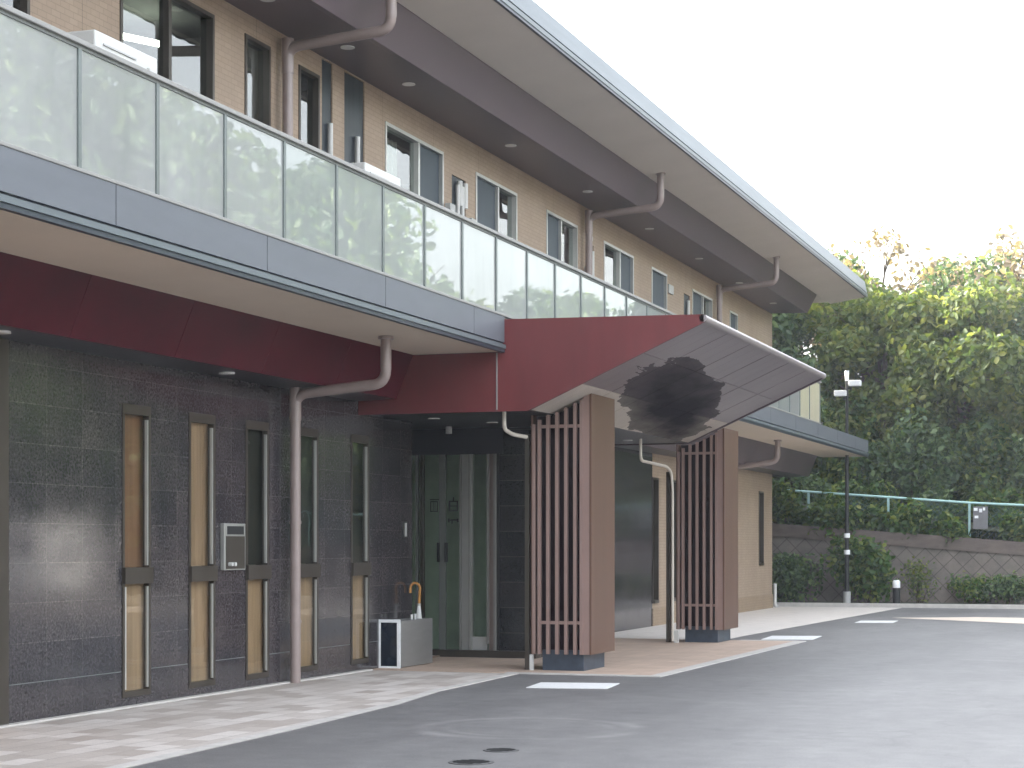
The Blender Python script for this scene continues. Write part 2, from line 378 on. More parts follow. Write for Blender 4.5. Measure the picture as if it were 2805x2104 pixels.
# ---------------------------------------------------------------- setting
WX = -9.76                                            # facade plane
def struct(name, mb, mat): return tag(link(name, mb, mat), kind='structure')
struct("ground", MB().slab([(-130, -55), (130, -55), (130, 120), (-130, 120)], -0.4, 0.0), "asphalt")
edge = [(-7.05, -20), (-7.05, 6), (-7.11, 11.96), (-7.21, 14.85), (-7.37, 17.62), (-7.61, 19.4), (-7.71, 22.3)]
struct("pavement", MB().slab([(WX+.02, -20)]+edge+[(WX+.02, 22.3)], -0.1, 0.006), "pale_paver")
struct("forecourt", MB().slab([(-10.8, 22.3), (-6.02, 22.42), (-5.93, 31.3), (-7.25, 31.3), (-9.74, 31.3), (-10.8, 28.6)], -0.1, 0.010), "brown_tile")
struct("kerb_edging", MB().slab([(-7.9, 22.3), (-5.9, 22.32), (-5.8, 31.4), (-6.9, 31.4), (-6.9, 31.25), (-5.97, 31.25), (-6.05, 22.45), (-7.9, 22.45)], -0.1, 0.014)
       .slab([(-7.17, -20), (-7.05, -20), (-7.05, 6), (-7.11, 11.96), (-7.21, 14.85), (-7.37, 17.62), (-7.61, 19.4), (-7.71, 22.29), (-7.83, 22.29), (-7.73, 19.4), (-7.49, 17.62), (-7.33, 14.85), (-7.23, 11.96), (-7.17, 6)], -0.1, 0.012), "kerb_concrete")
struct("pavement_far", MB().slab([(WX+.02, 31.42), (-7.22, 31.42), (-7.2, 33.2), (-6.62, 49.1), (WX-2, 49.1), (WX-2, 48.2), (WX+.02, 48.2)], -0.1, 0.006), "far_paving")
struct("wall_edging", MB().box(WX+.004, WX+.09, -5, 22.28, -0.05, 0.022), "kerb_concrete")
struct("far_kerb", MB().box(-16, 60, 49.3, 49.55, -0.1, 0.10), "kerb_concrete")
struct("strip", MB().slab([(-5.9, 42.3), (-5.0, 42.8), (-4.2, 43.3), (-2, 43.1), (6, 42.9), (40, 42.9), (40, 39.3), (6, 39.4), (-2.4, 39.6), (-4.6, 41.4)], -0.1, 0.004), "warm_strip")  # warm pale strip across the far lot
struct("verge_soil", MB().slab([(-60, 49.56), (60, 49.56), (60, 52.9), (-60, 52.9)], -0.1, 0.05), "soil")
struct("rear_kerb", MB().box(-30, 40, -14.2, -13.9, -0.1, 0.35), "kerb_concrete")
# hillside behind the retaining wall
def hill(name, f, x0, x1, y0, y1, nx, ny):
    mb = MB(); vs_ = []; fs = []
    for j in range(ny+1):
        for i in range(nx+1):
            x = x0+(x1-x0)*i/nx; y = y0+(y1-y0)*j/ny; vs_.append((x, y, f(x, y)))
    for j in range(ny):
        for i in range(nx): a = j*(nx+1)+i; fs.append((a, a+1, a+nx+2, a+nx+1))
    mb.add(vs_, fs, True); return struct(name, mb, "soil")
def hz(x, y):
    return (1.9-0.13*max(-12, min(6, x+4))*1.0*(1 if x < 6 else 1)*0.9) + 0.32*max(0, min(y, 62)-54)-0.12*max(0, y-64)+0.4*math.sin(x*0.7)*min(1, max(0, (y-54)/6))-2.0*max(0, (54-y)/1.2)*0
hill("hillside", hz, -110, 110, 53.3, 110, 80, 24)

def mark(name, pts, label):
    o = link(name, MB().slab(pts, -0.05, 0.008), "white_paint"); tag(o, kind='structure'); return o
for pts in ([(-6.97, 20.95), (-6.07, 21.12), (-5.98, 20.3), (-6.88, 20.15)], [(-6.72, 33.1), (-5.88, 33.3), (-5.80, 32.0), (-6.64, 31.8)], [(-6.30, 40.4), (-5.55, 40.62), (-5.5, 39.5), (-6.26, 39.35)]):
    mark("road_marking", pts, "")

# ---------------------------------------------------------------- the building
B = empty("clinic_building", (WX, 30.0, 0.0))
tag(B, "two storey building with dark stone ground floor, deep eaves and glass balcony", "building")
def wall_x(mb, X, y0, y1, z0, z1, ops, dep=0.16):
    ys = sorted({y0, y1, *[o[0] for o in ops], *[o[1] for o in ops]}); zs = sorted({z0, z1, *[o[2] for o in ops], *[o[3] for o in ops]})
    ys = [y for y in ys if y0 <= y <= y1]; zs = [z for z in zs if z0 <= z <= z1]
    for i in range(len(ys)-1):
        for j in range(len(zs)-1):
            yc, zc = (ys[i]+ys[i+1])/2, (zs[j]+zs[j+1])/2
            if any(o[0] < yc < o[1] and o[2] < zc < o[3] for o in ops): continue
            for x, fl in ((X, 0), (X-dep, 1)):
                q = [(x, ys[i], zs[j]), (x, ys[i+1], zs[j]), (x, ys[i+1], zs[j+1]), (x, ys[i], zs[j+1])]
                mb.add(q[::-1] if fl else q, [(0, 1, 2, 3)])
    for a, b, c, d in ops:
        for q in ([(X, a, c), (X, a, d), (X-dep, a, d), (X-dep, a, c)], [(X, b, c), (X-dep, b, c), (X-dep, b, d), (X, b, d)],
                  [(X, a, c), (X-dep, a, c), (X-dep, b, c), (X, b, c)], [(X, a, d), (X, b, d), (X-dep, b, d), (X-dep, a, d)]):
            mb.add(q, [(0, 1, 2, 3)])
    for yy in (y0, y1):
        mb.add([(X, yy, z0), (X-dep, yy, z0), (X-dep, yy, z1), (X, yy, z1)], [(0, 1, 2, 3)])
    return mb
GZ = 3.42
# ground floor windows: (y0, y1, z0, z1)
slits = [(16.31, 16.86, 'brown', 'tan'), (17.64, 18.22, 'tan', 'tan'), (18.93, 19.50, 'green', 'tan'), (20.25, 20.82, 'green', 'tan'), (21.78, 22.34, 'green', 'tan')]
ops_g = [(a, b, 0.10, 3.0) for a, b, *_ in slits]
ow = link("ground_wall", wall_x(MB(), WX, 14.36, 23.81, 0, GZ, ops_g), "dark_granite_tile", B)
tag(ow, "polished dark grey stone wall")
link("corner_trim", bx(WX-.2, WX+.03, 14.2, 14.36, 0, GZ), "bronze_frame", B)
near_ops = [(9.0, 12.6, 0.1, 2.5)]
link("near_wall", wall_x(MB(), WX, -6, 14.2, 0, GZ, near_ops), "brown_wall_tile", B)
# beyond the entrance
link("ground_wall", wall_x(MB(), WX, 28.3, 36.3, 0, GZ, [(31.2, 32.6, 0.1, 2.9)]), "dark_granite_tile", B)
far_ops = [(36.3, 36.76, 0.45, 2.95), (37.62, 38.36, 0.45, 2.95), (40.6, 41.2, 1.1, 2.95), (43.4, 44.0, 1.1, 2.95), (46.43, 47.0, 1.1, 2.95)]
link("far_wall", wall_x(MB(), WX, 36.3, 48.09, 0.35, GZ, far_ops), "tan_wall_tile", B)
link("base_course", bx(WX-.16, WX+.02, 36.3, 48.11, 0, 0.35), "base_course_tile", B)
link("wall_lintel", bx(WX-.5, WX-.001, 23.81, 28.3, 3.27, GZ), "soffit_dark", B)
# upper wall
UZ0, UZ1 = 4.30, 7.52
upper = [  # y0,y1,z0,z1, mullion y, style, screen side
 (-1.0, 1.4, 5.4, 7.14, 0.2, 'silver', 1), (7.0, 9.2, 5.4, 7.14, 8.1, 'silver', 1),
 (12.4, 14.72, 5.3, 7.28, 13.6, 'bronze', 0), (16.27, 18.2, 5.2, 7.30, 17.26, 'bronze', 0), (18.91, 19.54, 5.4, 7.29, None, 'bronze', 0),
 (20.28, 20.86, 5.4, 7.27, None, 'bronze', 0), (22.87, 24.96, 5.3, 7.15, 24.06, 'silver', 2), (26.27, 28.13, 5.3, 7.12, 27.28, 'silver', 1),
 (29.6, 31.32, 5.3, 7.12, 30.43, 'silver', 1), (32.92, 34.91, 5.3, 7.11, 34.0, 'silver', 2), (36.23, 37.42, 5.3, 7.10, None, 'silver', 3),
 (39.56, 41.41, 5.3, 7.09, 40.6, 'silver', 1), (43.18, 44.01, 5.3, 7.05, None, 'silver', 3)]
niches = [(19.96, 20.14, 4.3, 7.5), (20.93, 21.24, 4.3, 7.5), (21.59, 22.21, 4.3, 7.5), (25.30, 25.86, 4.3, 6.9), (31.93, 32.3, 4.3, 6.92), (38.84, 39.36, 4.3, 6.9)]
link("upper_wall", wall_x(MB(), WX, -6, 48.09, UZ0, UZ1, [u[:4] for u in upper]+niches), "tan_wall_tile", B)
# end walls, back, interior
link("end_wall", bx(WX-8, WX-.162, 47.9, 48.09, 0, 8.0), "tan_wall_tile", B)
link("end_wall", bx(WX-8, WX-.162, -6, -5.8, 0, 8.0), "tan_wall_tile", B)
link("back_wall", bx(WX-8.2, WX-8, -6, 48.09, 0, 8.2), "tan_wall_tile", B)
link("interior_partition", bx(WX-3.6, WX-3.4, -5.8, 47.9, 0.01, 7.6), "interior_grey", B)
link("interior_floor", bx(WX-3.4, WX-.162, -5.8, 47.9, 3.5, 4.29), "interior_grey", B)
link("hall_floor", bx(WX-3.4, WX-.17, -5.8, 47.9, -0.1, 0.03), "interior_floor", B)
link("interior_ceiling", bx(WX-3.4, WX-.17, -5.8, 47.9, 7.535, 7.6), "interior_grey", B)
for yy in (15.4, 23.85, 28.4, 35.2): link("cross_wall", bx(WX-3.39, WX-.17, yy, yy+.1, 0.04, 3.4), "interior_green" if 20 < yy < 30 else "interior_grey", B)
for yy in (15.3, 19.7, 22.5, 28.9, 35.5, 42): link("cross_wall", bx(WX-3.39, WX-.17, yy, yy+.1, 4.3, 7.53), "interior_grey", B)

def window(a, b, c, d, mull, style, scr, X=WX):
    fm = 'bronze_frame' if style == 'bronze' else 'silver_frame'
    w = 0.045; mb = MB(); x0, x1 = X-.13, X+.012
    a_, b_, c_, d_ = a+.003, b-.003, c+.003, d-.003
    mb.box(x0, x1, a_, a_+w, c_, d_); mb.box(x0, x1, b_-w, b_, c_, d_); mb.box(x0, x1, a_+w, b_-w, d_-w, d_); mb.box(x0, x1, a_+w, b_-w, c_, c_+w)
    if mull: mb.box(x0+.02, x1-.01, mull-.03, mull+.03, c_+w, d_-w)
    f = link("window", mb, fm, B)
    segs = [(a_+w, (mull or b_)-(.03 if mull else w))]+([(mull+.03, b_-w)] if mull else [])
    for i, (p, q) in enumerate(segs):
        is_scr = (scr == 3) or (scr == i+1)
        if is_scr: link("insect_screen", bx(X-.05, X-.046, p, q, c_+w, d_-w), "insect_screen", f)
        else: link("pane", bx(X-.07, X-.064, p, q, c_+w, d_-w), "window_glass", f)
    return f
fs_ = {}
for i, u in enumerate(upper): fs_[i] = window(*u)
# curtains behind a few panes: wavy sheets
def curtain(a, b, c, d, mat, parent, x=WX-.30):
    mb = MB(); n = max(6, int((b-a)*26)); v = []; f = []
    for i in range(n+1):
        y = a+(b-a)*i/n; xx = x+0.03*math.sin(i*1.9)+0.012*math.sin(i*0.7)
        v += [(xx, y, c), (xx+.01*math.sin(i), y, d)]
    for i in range(n): f.append((2*i, 2*i+2, 2*i+3, 2*i+1))
    mb.add(v, f, True); o = link("curtain", mb, mat, parent)
    s = o.modifiers.new("solid", 'SOLIDIFY'); s.thickness = 0.006
curtain(23.5, 24.0, 5.3, 7.1, "curtain_cream", fs_[6]); curtain(27.8, 28.1, 5.3, 7.1, "curtain_cream", fs_[7])
curtain(33.5, 33.95, 5.3, 7.1, "curtain_cream", fs_[9]); curtain(31.0, 31.3, 5.3, 7.1, "curtain_cream", fs_[8])
curtain(12.5, 13.4, 5.3, 7.2, "blind_tan", fs_[2]); curtain(20.65, 20.85, 5.4, 7.2, "curtain_cream", fs_[5])
# fluorescent tube in the room behind the big window
lt = link("ceiling_tube", MB().tube([(WX-1.05, 18.1, 7.14), (WX-1.05, 18.95, 7.26)], 0.035, 10), "lit_tube", B); tag(lt, "lit white ceiling tube seen through the window")
for (a, b, c, d) in niches:
    mb = MB().box(WX-.045, WX-.02, a+.002, b-.002, c+.002, d-.002)
    nb = link("pipe_niche", mb, "niche_dark", B)
    if b-a > 0.25:
        k = 2 if (25 < a < 26) else 1
        for j in range(k):
            y = (a+b)/2+(-.09+.18*j if k == 2 else 0.05); top = d-.12 if d < 7 else 6.75
            link("refrigerant_pipe", MB().tube([(WX+.02, y, c+.01), (WX+.02, y, top)], 0.033, 10), "white_plastic", nb)
        if k == 2:
            for j in range(2):
                y = (a+b)/2-.05+.22*j
                link("pipe_cap", MB().tube([(WX+.035, y, d-.42), (WX+.035, y, d-.06)], 0.042, 10), "white_plastic", nb)
for (y, z) in ((25.12, 6.42), (25.98, 6.35), (31.82, 6.45)):
    link("meter_box", bx(WX+.001, WX+.09, y-.1, y+.1, z-.28, z+.02), "grille_grey", B, bevel=.008)
link("vent_plate", bx(WX+.001, WX+.03, 37.5, 37.88, 6.74, 6.92), "grille_grey", B, bevel=.004)
link("vent_plate", bx(WX+.001, WX+.03, 31.98, 32.16, 6.98, 7.06), "white_plastic", B, bevel=.004)

# slit windows
for i, (a, b, up, lo) in enumerate(slits):
    mb = MB(); w = .042; x0, x1 = WX-.05, WX+.010; a_, b_ = a+.003, b-.003
    mb.box(x0, x1, a_, a_+w, .103, 2.997); mb.box(x0, x1, b_-w, b_, .103, 2.997)
    mb.box(x0, x1, a_+w, b_-w, 2.90, 2.997); mb.box(x0, x1, a_+w, b_-w, .103, .16)
    mb.box(x0, x1+.03, a_+.001, b_-.001, 1.22, 1.38)
    f = link("slit_window", mb, "bronze_frame", B)
    link("pane", bx(WX-.026, WX-.020, a_+w, b_-w, 1.38, 2.90), "slit_glass", f)
    link("pane", bx(WX-.016, WX-.010, a_+w, b_-w, .16, 1.22), "slit_glass", f)
    link("reveal_glint", bx(WX-.019, WX+.006, b_-w-.034, b_-w-.002, 1.40, 2.86), "glint_case_grey", f)  # pale strips stand in for light reflected off the window reveal
    link("reveal_glint", bx(WX-.009, WX+.008, b_-w-.032, b_-w-.002, .18, 1.19), "glint_case_grey", f)
    if i == 0: link("reveal_glint", bx(WX-.009, WX+.008, a_+w+.002, a_+w+.03, .18, 1.19), "silver_frame", f)
    mats = {'brown': "blind_brown", 'tan': "blind_tan", 'green': "blind_green_dark"}
    link("blind", bx(WX-.088, WX-.08, a+.004, b-.004, 1.382, 2.99), mats[up], f)
    link("blind", bx(WX-.068, WX-.06, a+.004, b-.004, .104, 1.218), mats[lo], f)
for (a, b, c, d) in far_ops+[(31.2, 32.6, 0.1, 2.9)]:
    mb = MB(); w = .045; x0, x1 = WX-.13, WX+.014
    mb.box(x0, x1, a+.003, a+w, c+.003, d-.003).box(x0, x1, b-w, b-.003, c+.003, d-.003).box(x0, x1, a+w, b-w, d-w, d-.003).box(x0, x1+.02, a+w, b-w, c+.003, c+w+.02)
    f = link("slit_window", mb, "bronze_frame", B)
    link("pane", bx(WX-.07, WX-.064, a+w, b-w, c+w+.02, d-w), "slit_glass", f)
    link("blind", bx(WX-.26, WX-.25, a-.1, b+.1, c, d), "blind_green_dark", f)
mb = MB(); a, b, c, d = near_ops[0]
mb.box(WX-.13, WX+.014, a+.003, a+.06, c+.003, d-.003).box(WX-.13, WX+.014, b-.06, b-.003, c+.003, d-.003).box(WX-.13, WX+.014, a+.06, b-.06, d-.06, d-.003).box(WX-.13, WX+.014, a+.06, b-.06, c+.003, c+.06).box(WX-.11, WX+.01, 10.77, 10.83, c+.06, d-.06)
f = link("window", mb, "bronze_frame", B); link("pane", bx(WX-.07, WX-.064, a+.06, b-.06, c+.06, d-.06), "window_glass", f)

# pale joint line low on the stone wall, between the windows
jy = [14.36]+[q for sl_ in slits for q in sl_[:2]]+[23.81]
for p, q in zip(jy[0::2], jy[1::2]): link("joint_strip", bx(WX-.01, WX+.0015, p+.02, q-.02, .356, .364), "post_grey", B)
# wall fittings
ic = link("wall_intercom", MB().box(WX+.001, WX+.05, 18.34, 18.84, 1.33, 1.84), "glint_case_grey", B, bevel=.006); tag(ic, "silver framed intercom panel on the dark wall")
link("face_plate", bx(WX+.050, WX+.056, 18.38, 18.81, 1.345, 1.70), "bronze_frame", ic)
link("letter_slot", bx(WX+.050, WX+.054, 18.41, 18.79, 1.72, 1.81), "black_rubber", ic)
for yy in (18.44, 18.52): link("knob", MB().tube([(WX+.05, yy, 1.395), (WX+.10, yy, 1.395)], .022, 10), "white_plastic", ic)
sw = link("wall_switch", bx(WX+.001, WX+.02, 23.44, 23.60, 1.69, 1.92), "black_rubber", B)
link("switch_bar", bx(WX+.02, WX+.035, 23.50, 23.54, 1.72, 1.90), "white_plastic", sw)

# soffits and slanted faces (profiles in x,z)
bal_x, red_t, red_b = -7.83, (-9.01, 3.99), (-9.24, 3.44)
for y0, y1 in ((-6, 22.03), (30.18, 51.3)):
    link("balcony_soffit", MB().extr([(bal_x+.02, 3.985), (red_t[0]-.04, 3.985), (red_t[0]-.04, 4.06), (bal_x+.02, 4.06)], y0, y1), "soffit_beige", B)
    ye = min(y1, 50.4)
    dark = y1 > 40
    sf = MB(); ya = y0; npn = round((ye-y0)/1.82)
    for k in range(npn):
        yb = y0+(ye-y0)*(k+1)/npn
        sf.extr([red_t, red_b, (red_b[0]-.05, 3.44), (red_t[0]-.06, 3.983), (red_t[0]-.001, 3.983)], ya+.003, yb-.003); ya = yb
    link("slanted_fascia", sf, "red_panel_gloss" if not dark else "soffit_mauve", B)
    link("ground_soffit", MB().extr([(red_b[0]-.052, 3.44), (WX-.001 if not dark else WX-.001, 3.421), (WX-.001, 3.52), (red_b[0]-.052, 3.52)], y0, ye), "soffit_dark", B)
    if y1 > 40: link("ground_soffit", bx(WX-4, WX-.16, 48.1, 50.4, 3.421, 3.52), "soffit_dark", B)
# balcony slab and its fascia panels
link("balcony_slab", MB().box(bal_x+.001-.06, WX-.17, -6, 51.3, 4.062, 4.30).box(WX-4, WX-.172, 48.1, 51.3, 4.062, 4.30), "grey_fascia", B)
seams = [-6, -2.4, 0.2, 2.8, 5.4, 7.8, 10.4, 12.95, 15.56, 18.3, 20.95, 22.03]
seams2 = [30.18, 32.9, 35.6, 38.3, 41.0, 43.7, 46.4, 49.1, 51.3]
for sq in (seams, seams2):
    for p, q in zip(sq, sq[1:]): link("fascia_panel", bx(bal_x-.05, bal_x+.03, p+.006, q-.006, 4.095, 4.415), "grey_fascia", B)
for y0, y1 in ((-6, 22.03), (30.18, 51.31)):
    link("fascia_groove", bx(bal_x-.04, bal_x+.005, y0, y1, 4.068, 4.094), "dark_trim", B)
    link("drip_strip", bx(bal_x-.03, bal_x+.05, y0, y1, 4.018, 4.068), "roof_fascia_grey", B)
    link("drip_edge", bx(bal_x-.02, bal_x+.035, y0, y1, 3.975, 4.018), "dark_trim", B)
link("fascia_end", bx(WX-4, bal_x-.05, 51.3, 51.36, 3.99, 4.415), "grey_fascia", B)

# railing
rail = link("balcony_railing", MB().box(bal_x-.045, bal_x+.045, -6, 44.1, 5.378, 5.418).box(WX+.3, bal_x+.04, 44.06, 44.12, 5.378, 5.418).box(bal_x-.03, bal_x+.04, -6, 44.1, 4.416, 4.447), "pale_rail", B, bevel=.006)
tag(rail, "pale metal handrail with frosted green glass panels")
link("rail_shadow_gap", bx(bal_x-.018, bal_x+.018, -6, 44.06, 5.352, 5.378), "shadow_gap_stile_grey", rail)  # darker strip painted in for the shadow gap below the handrail
ps = [12.45+1.1645*k for k in range(-15, 27)]+[44.06]
for i, y in enumerate(ps):
    link("post", MB().box(bal_x-.02, bal_x+.022, y-.022, y+.022, 4.447, 5.352), "post_grey", rail)
    if i < len(ps)-1:
        y2 = ps[i+1]
        sunlit = i >= len(ps)-3  # last panels carry the sun's glow in their colour
        g = link("glass_panel", bx(bal_x-.004, bal_x+.006, y+.022, y2-.022, 4.447, 5.352), "frosted_sun_glow" if sunlit else "frosted_panel", rail)
        if sunlit: tag(g, "cream glass panel at the far end, sunlight put into its pale colour")
link("glass_panel", bx(WX+.35, bal_x-.03, 44.085, 44.095, 4.45, 5.37), "frosted_sun_glow", rail)

# roof
RX = -7.65; RY0, RY1 = -7, 49.88
link("roof", MB().extr([(RX-.02, 8.16), (RX-.06, 8.475), (-14.5, 9.55), (-18.6, 8.7), (-18.6, 8.16)], RY0, RY1), "roof_fascia_grey", B)
link("eave_soffit", MB().extr([(RX-.01, 8.09), (-8.58, 7.945), (-8.58, 8.159), (RX-.01, 8.159)], RY0, RY1-.01), "eave_beige", B)
link("eave_slanted_fascia", MB().extr([(-8.59, 7.94), (-8.83, 7.50), (-8.9, 7.50), (-8.9, 8.155), (-8.59, 8.155)], RY0+.4, 47.95), "soffit_mauve", B)
link("upper_soffit", MB().extr([(-8.902, 7.50), (-9.757, 7.522), (-9.757, 7.60), (-8.902, 7.60)], RY0+.4, 47.95), "soffit_mauve", B)
link("eave_return", bx(-17.8, -8.592, 47.96, RY1-.012, 7.99, 8.158), "eave_beige", B)
rf = link("roof_fascia", MB().extr([(RX-.01, 8.205), (RX+.03, 8.205), (RX-.03, 8.50), (RX-.07, 8.50)], RY0, RY1+.02), "roof_fascia_grey", B)
link("gutter_groove", bx(RX-.01, RX+.012, RY0, RY1+.01, 8.178, 8.2049), "dark_trim", B)
link("gutter_strip", bx(RX-.01, RX+.04, RY0, RY1+.015, 8.12, 8.178), "roof_fascia_grey", B)
link("gutter_edge", bx(RX-.01, RX+.03, RY0, RY1+.01, 8.082, 8.12), "dark_trim", B)

# downlights under the eaves
for y in (6.6, 10.6, 14.6, 18.5, 20.6, 22.5, 26.45, 30.33, 34.27, 38.17, 42.0, 45.8):
    link("downlight", MB().disc(-9.27, y, 7.498, 7.520, .085), "downlight_glass", B)
for y in (13.9, 18.0): link("downlight", MB().disc(-9.5, y, 3.415, 3.44, .085), "downlight_glass", B)

# downpipes
def downpipe(yc, top, zdrop, zb, xin, r=.062, mat="drain_pipe_mauve", xo=-8.42, sag=0.14):
    P = arcpath([(xo, yc, top), (xo, yc, zdrop), (xin, yc-.02, zdrop-sag), (xin, yc-.02, zdrop-sag-.35), (xin, yc-.02, zb)], .16, 6)
    mb = MB().tube(P, r, 14)
    mb.tube([(xin, yc-.02, zdrop-sag-.30), (xin, yc-.02, zdrop-sag+.10)], r*1.12, 14)
    o = link("downpipe", mb, mat, B)
    link("pipe_collar", MB().tube([(xo, yc, top-.035), (xo, yc, top+.0)], r*1.45, 16), mat, o)
    z = zb+.7
    while z < zdrop-sag-.5:
        link("pipe_bracket", MB().tube([(xin, yc-.02, z), (xin, yc-.02, z+.035)], r*1.13, 14), mat, o); z += 1.15
    return o
downpipe(19.95, 3.984, 3.45, 0.0, WX+.13, xo=-8.5, sag=.10); downpipe(42.5, 3.984, 3.5, 0.0, WX+.13, xo=-8.5)
for y in (7.0, 19.75, 31.6, 41.6): downpipe(y, 8.0, 7.42, 4.3, WX+.13, xo=-8.35, sag=.10)

# ------------------------------------------------ canopy (part of the building)
CY0, CY1 = 22.05, 30.17; FX, FZ, TX = -7.50, 3.27, -5.29
cano = link("canopy", MB().extr([(-9.3, 3.30), (FX-.02, 3.30), (TX-.03, 4.265), (TX-.03, 4.335), (-9.3, 4.38)], CY0+.02, CY1-.02), "grey_fascia", B, loc=(2.26, -7.95, 0))
link("side_panel", MB().extr([(-10.2, FZ-.02), (FX, FZ-.02), (TX, 4.25), (TX, 4.345), (FX-.35, 4.385), (FX-.35, 3.98), (-10.2, 3.98)], CY0-.03, CY0+.019), "red_panel", cano)
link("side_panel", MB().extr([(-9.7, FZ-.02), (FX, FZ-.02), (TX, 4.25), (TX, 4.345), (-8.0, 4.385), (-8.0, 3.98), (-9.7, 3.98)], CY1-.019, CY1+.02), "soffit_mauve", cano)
link("corner_cover", bx(bal_x-.075, bal_x-.06, CY0-.045, CY0-.031, FZ, 3.97), "pale_rail", cano)
# slanted underside: rows of panels with open joints
dx, dz = TX-.03-FX, 4.262-FZ
def on(t): return FX+dx*t, FZ+dz*t
NP = 18; L = (CY1-CY0-.08)/NP
sof = None
for k in range(NP):
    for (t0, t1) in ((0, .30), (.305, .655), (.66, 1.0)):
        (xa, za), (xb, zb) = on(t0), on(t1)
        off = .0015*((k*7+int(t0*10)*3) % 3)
        o = link("soffit_panel", MB().extr([(xa, za+off), (xb, zb+off), (xb, zb+.028), (xa, za+.028)], CY0+.04+k*L+.006, CY0+.04+(k+1)*L-.006), "canopy_soffit_pale" if t0 == 0 else "canopy_soffit_metal", cano,  # lowest row coloured paler, warm light reflected from the ground painted in
                 loc=(0, 0, 0))
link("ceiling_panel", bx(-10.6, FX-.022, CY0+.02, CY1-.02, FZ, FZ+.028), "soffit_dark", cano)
link("edge_trim", MB().tube([(TX-.01, CY0-.03, 4.30), (TX-.01, CY1+.02, 4.30)], .046, 12), "trim_mauve", cano)
for (x, y) in ((-9.2, 23.2), (-8.75, 24.2), (-9.2, 27.9), (-8.2, 26.0), (-8.2, 29.0)): link("downlight", MB().disc(x, y, FZ-.012, FZ+.001, .08), "downlight_glass", cano)
link("door_sensor", MB().tube([(-9.65, 24.9, FZ), (-9.65, 24.9, FZ-.10)], .045, 12), "white_plastic", cano)

# columns
def ceil_z(x): return FZ-.004+dz*max(0, (x-FX))/dx
def column(y0, y1, xl=-7.76, xr=-6.95):
    zb = 0.22; e = empty("column", (0, 0, 0)); e.parent = B; e.location = Vector(((xl+xr)/2, y0, 0))-wloc(B)
    z1 = 0.003
    tp = [(xl+.06, ceil_z(xl)-.02), (FX, FZ-.004), (xr-.03, ceil_z(xr-.03))]
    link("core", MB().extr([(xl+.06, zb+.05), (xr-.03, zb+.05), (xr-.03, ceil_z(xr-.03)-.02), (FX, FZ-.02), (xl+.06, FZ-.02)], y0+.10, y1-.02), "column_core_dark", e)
    link("plinth", bx(xl+.14, xr-.12, y0+.06, y1-.06, 0.0, zb+.05), "slate_plinth", e, bevel=.006)
    # side cladding sheets
    link("cladding", MB().extr([(xr-.026, zb), (xr, zb), (xr, ceil_z(xr)), (xr-.026, ceil_z(xr-.026))], y0, y1), "copper_brown_panel", e)
    link("cladding", bx(xl, xl+.026, y0+.02, y1, zb, FZ-.01), "copper_brown_panel", e)
    link("cladding", bx(xl+.03, xr-.03, y1-.018, y1, zb, FZ-.01), "copper_brown_panel", e)
    link("corner_board", MB().extr([(xr-.115, zb), (xr-.028, zb), (xr-.028, ceil_z(xr-.028)), (xr-.115, ceil_z(xr-.115))], y0, y0+.04), "slat_brown", e)
    xs = [xl+.028, xl+.10, xl+.215, xl+.335, xl+.455, xl+.575, xl+.66]
    for i, x in enumerate(xs):
        top = min(3.20+.10*i, ceil_z(x)-.01) if i < 6 else ceil_z(x)-.01
        link("slat", bx(x, x+.042, y0-.02, y0+.035, zb, top-.06*(i < 2)), "slat_brown", e)
    for z in (.60, 3.09): link("crossbar", bx(xl+.14, xr-.117, y0-.004, y0+.028, z, z+.04), "slat_brown", e)
    return e
c1 = column(22.9, 23.95); tag(c1, "slatted brown entrance column nearest the camera")
c2 = column(30.35, 31.4); tag(c2, "slatted brown entrance column farther from the camera")
# canopy drain pipes (pale), one to each column
o = link("canopy_drain", MB().tube(arcpath([(-7.92, 22.35, FZ), (-7.92, 22.35, 3.05), (-7.9, 22.6, 3.0), (-7.80, 22.86, 2.98)], .08), .026, 10)
     , "pale_pipe", B)
link("drain_casing", bx(-7.83, -7.775, 22.88, 22.95, .02, 3.02), "bronze_frame", B)
link("drain_foot", bx(-7.77, -7.73, 22.89, 22.95, .01, .21), "white_plastic", B)
o = link("canopy_drain", MB().tube(arcpath([(-7.92, 28.75, FZ), (-7.92, 28.75, 2.93), (-7.80, 29.9, 2.88), (-7.765, 30.06, 2.80), (-7.75, 30.09, 2.5), (-7.75, 30.09, 0.04)], .10), .024, 10), "pale_pipe", B)
link("drain_casing", bx(-7.86, -7.79, 30.10, 30.16, .02, 2.8), "bronze_frame", B)
link("drain_foot", bx(-7.74, -7.67, 30.13, 30.2, 0.01, .21), "white_plastic", B)

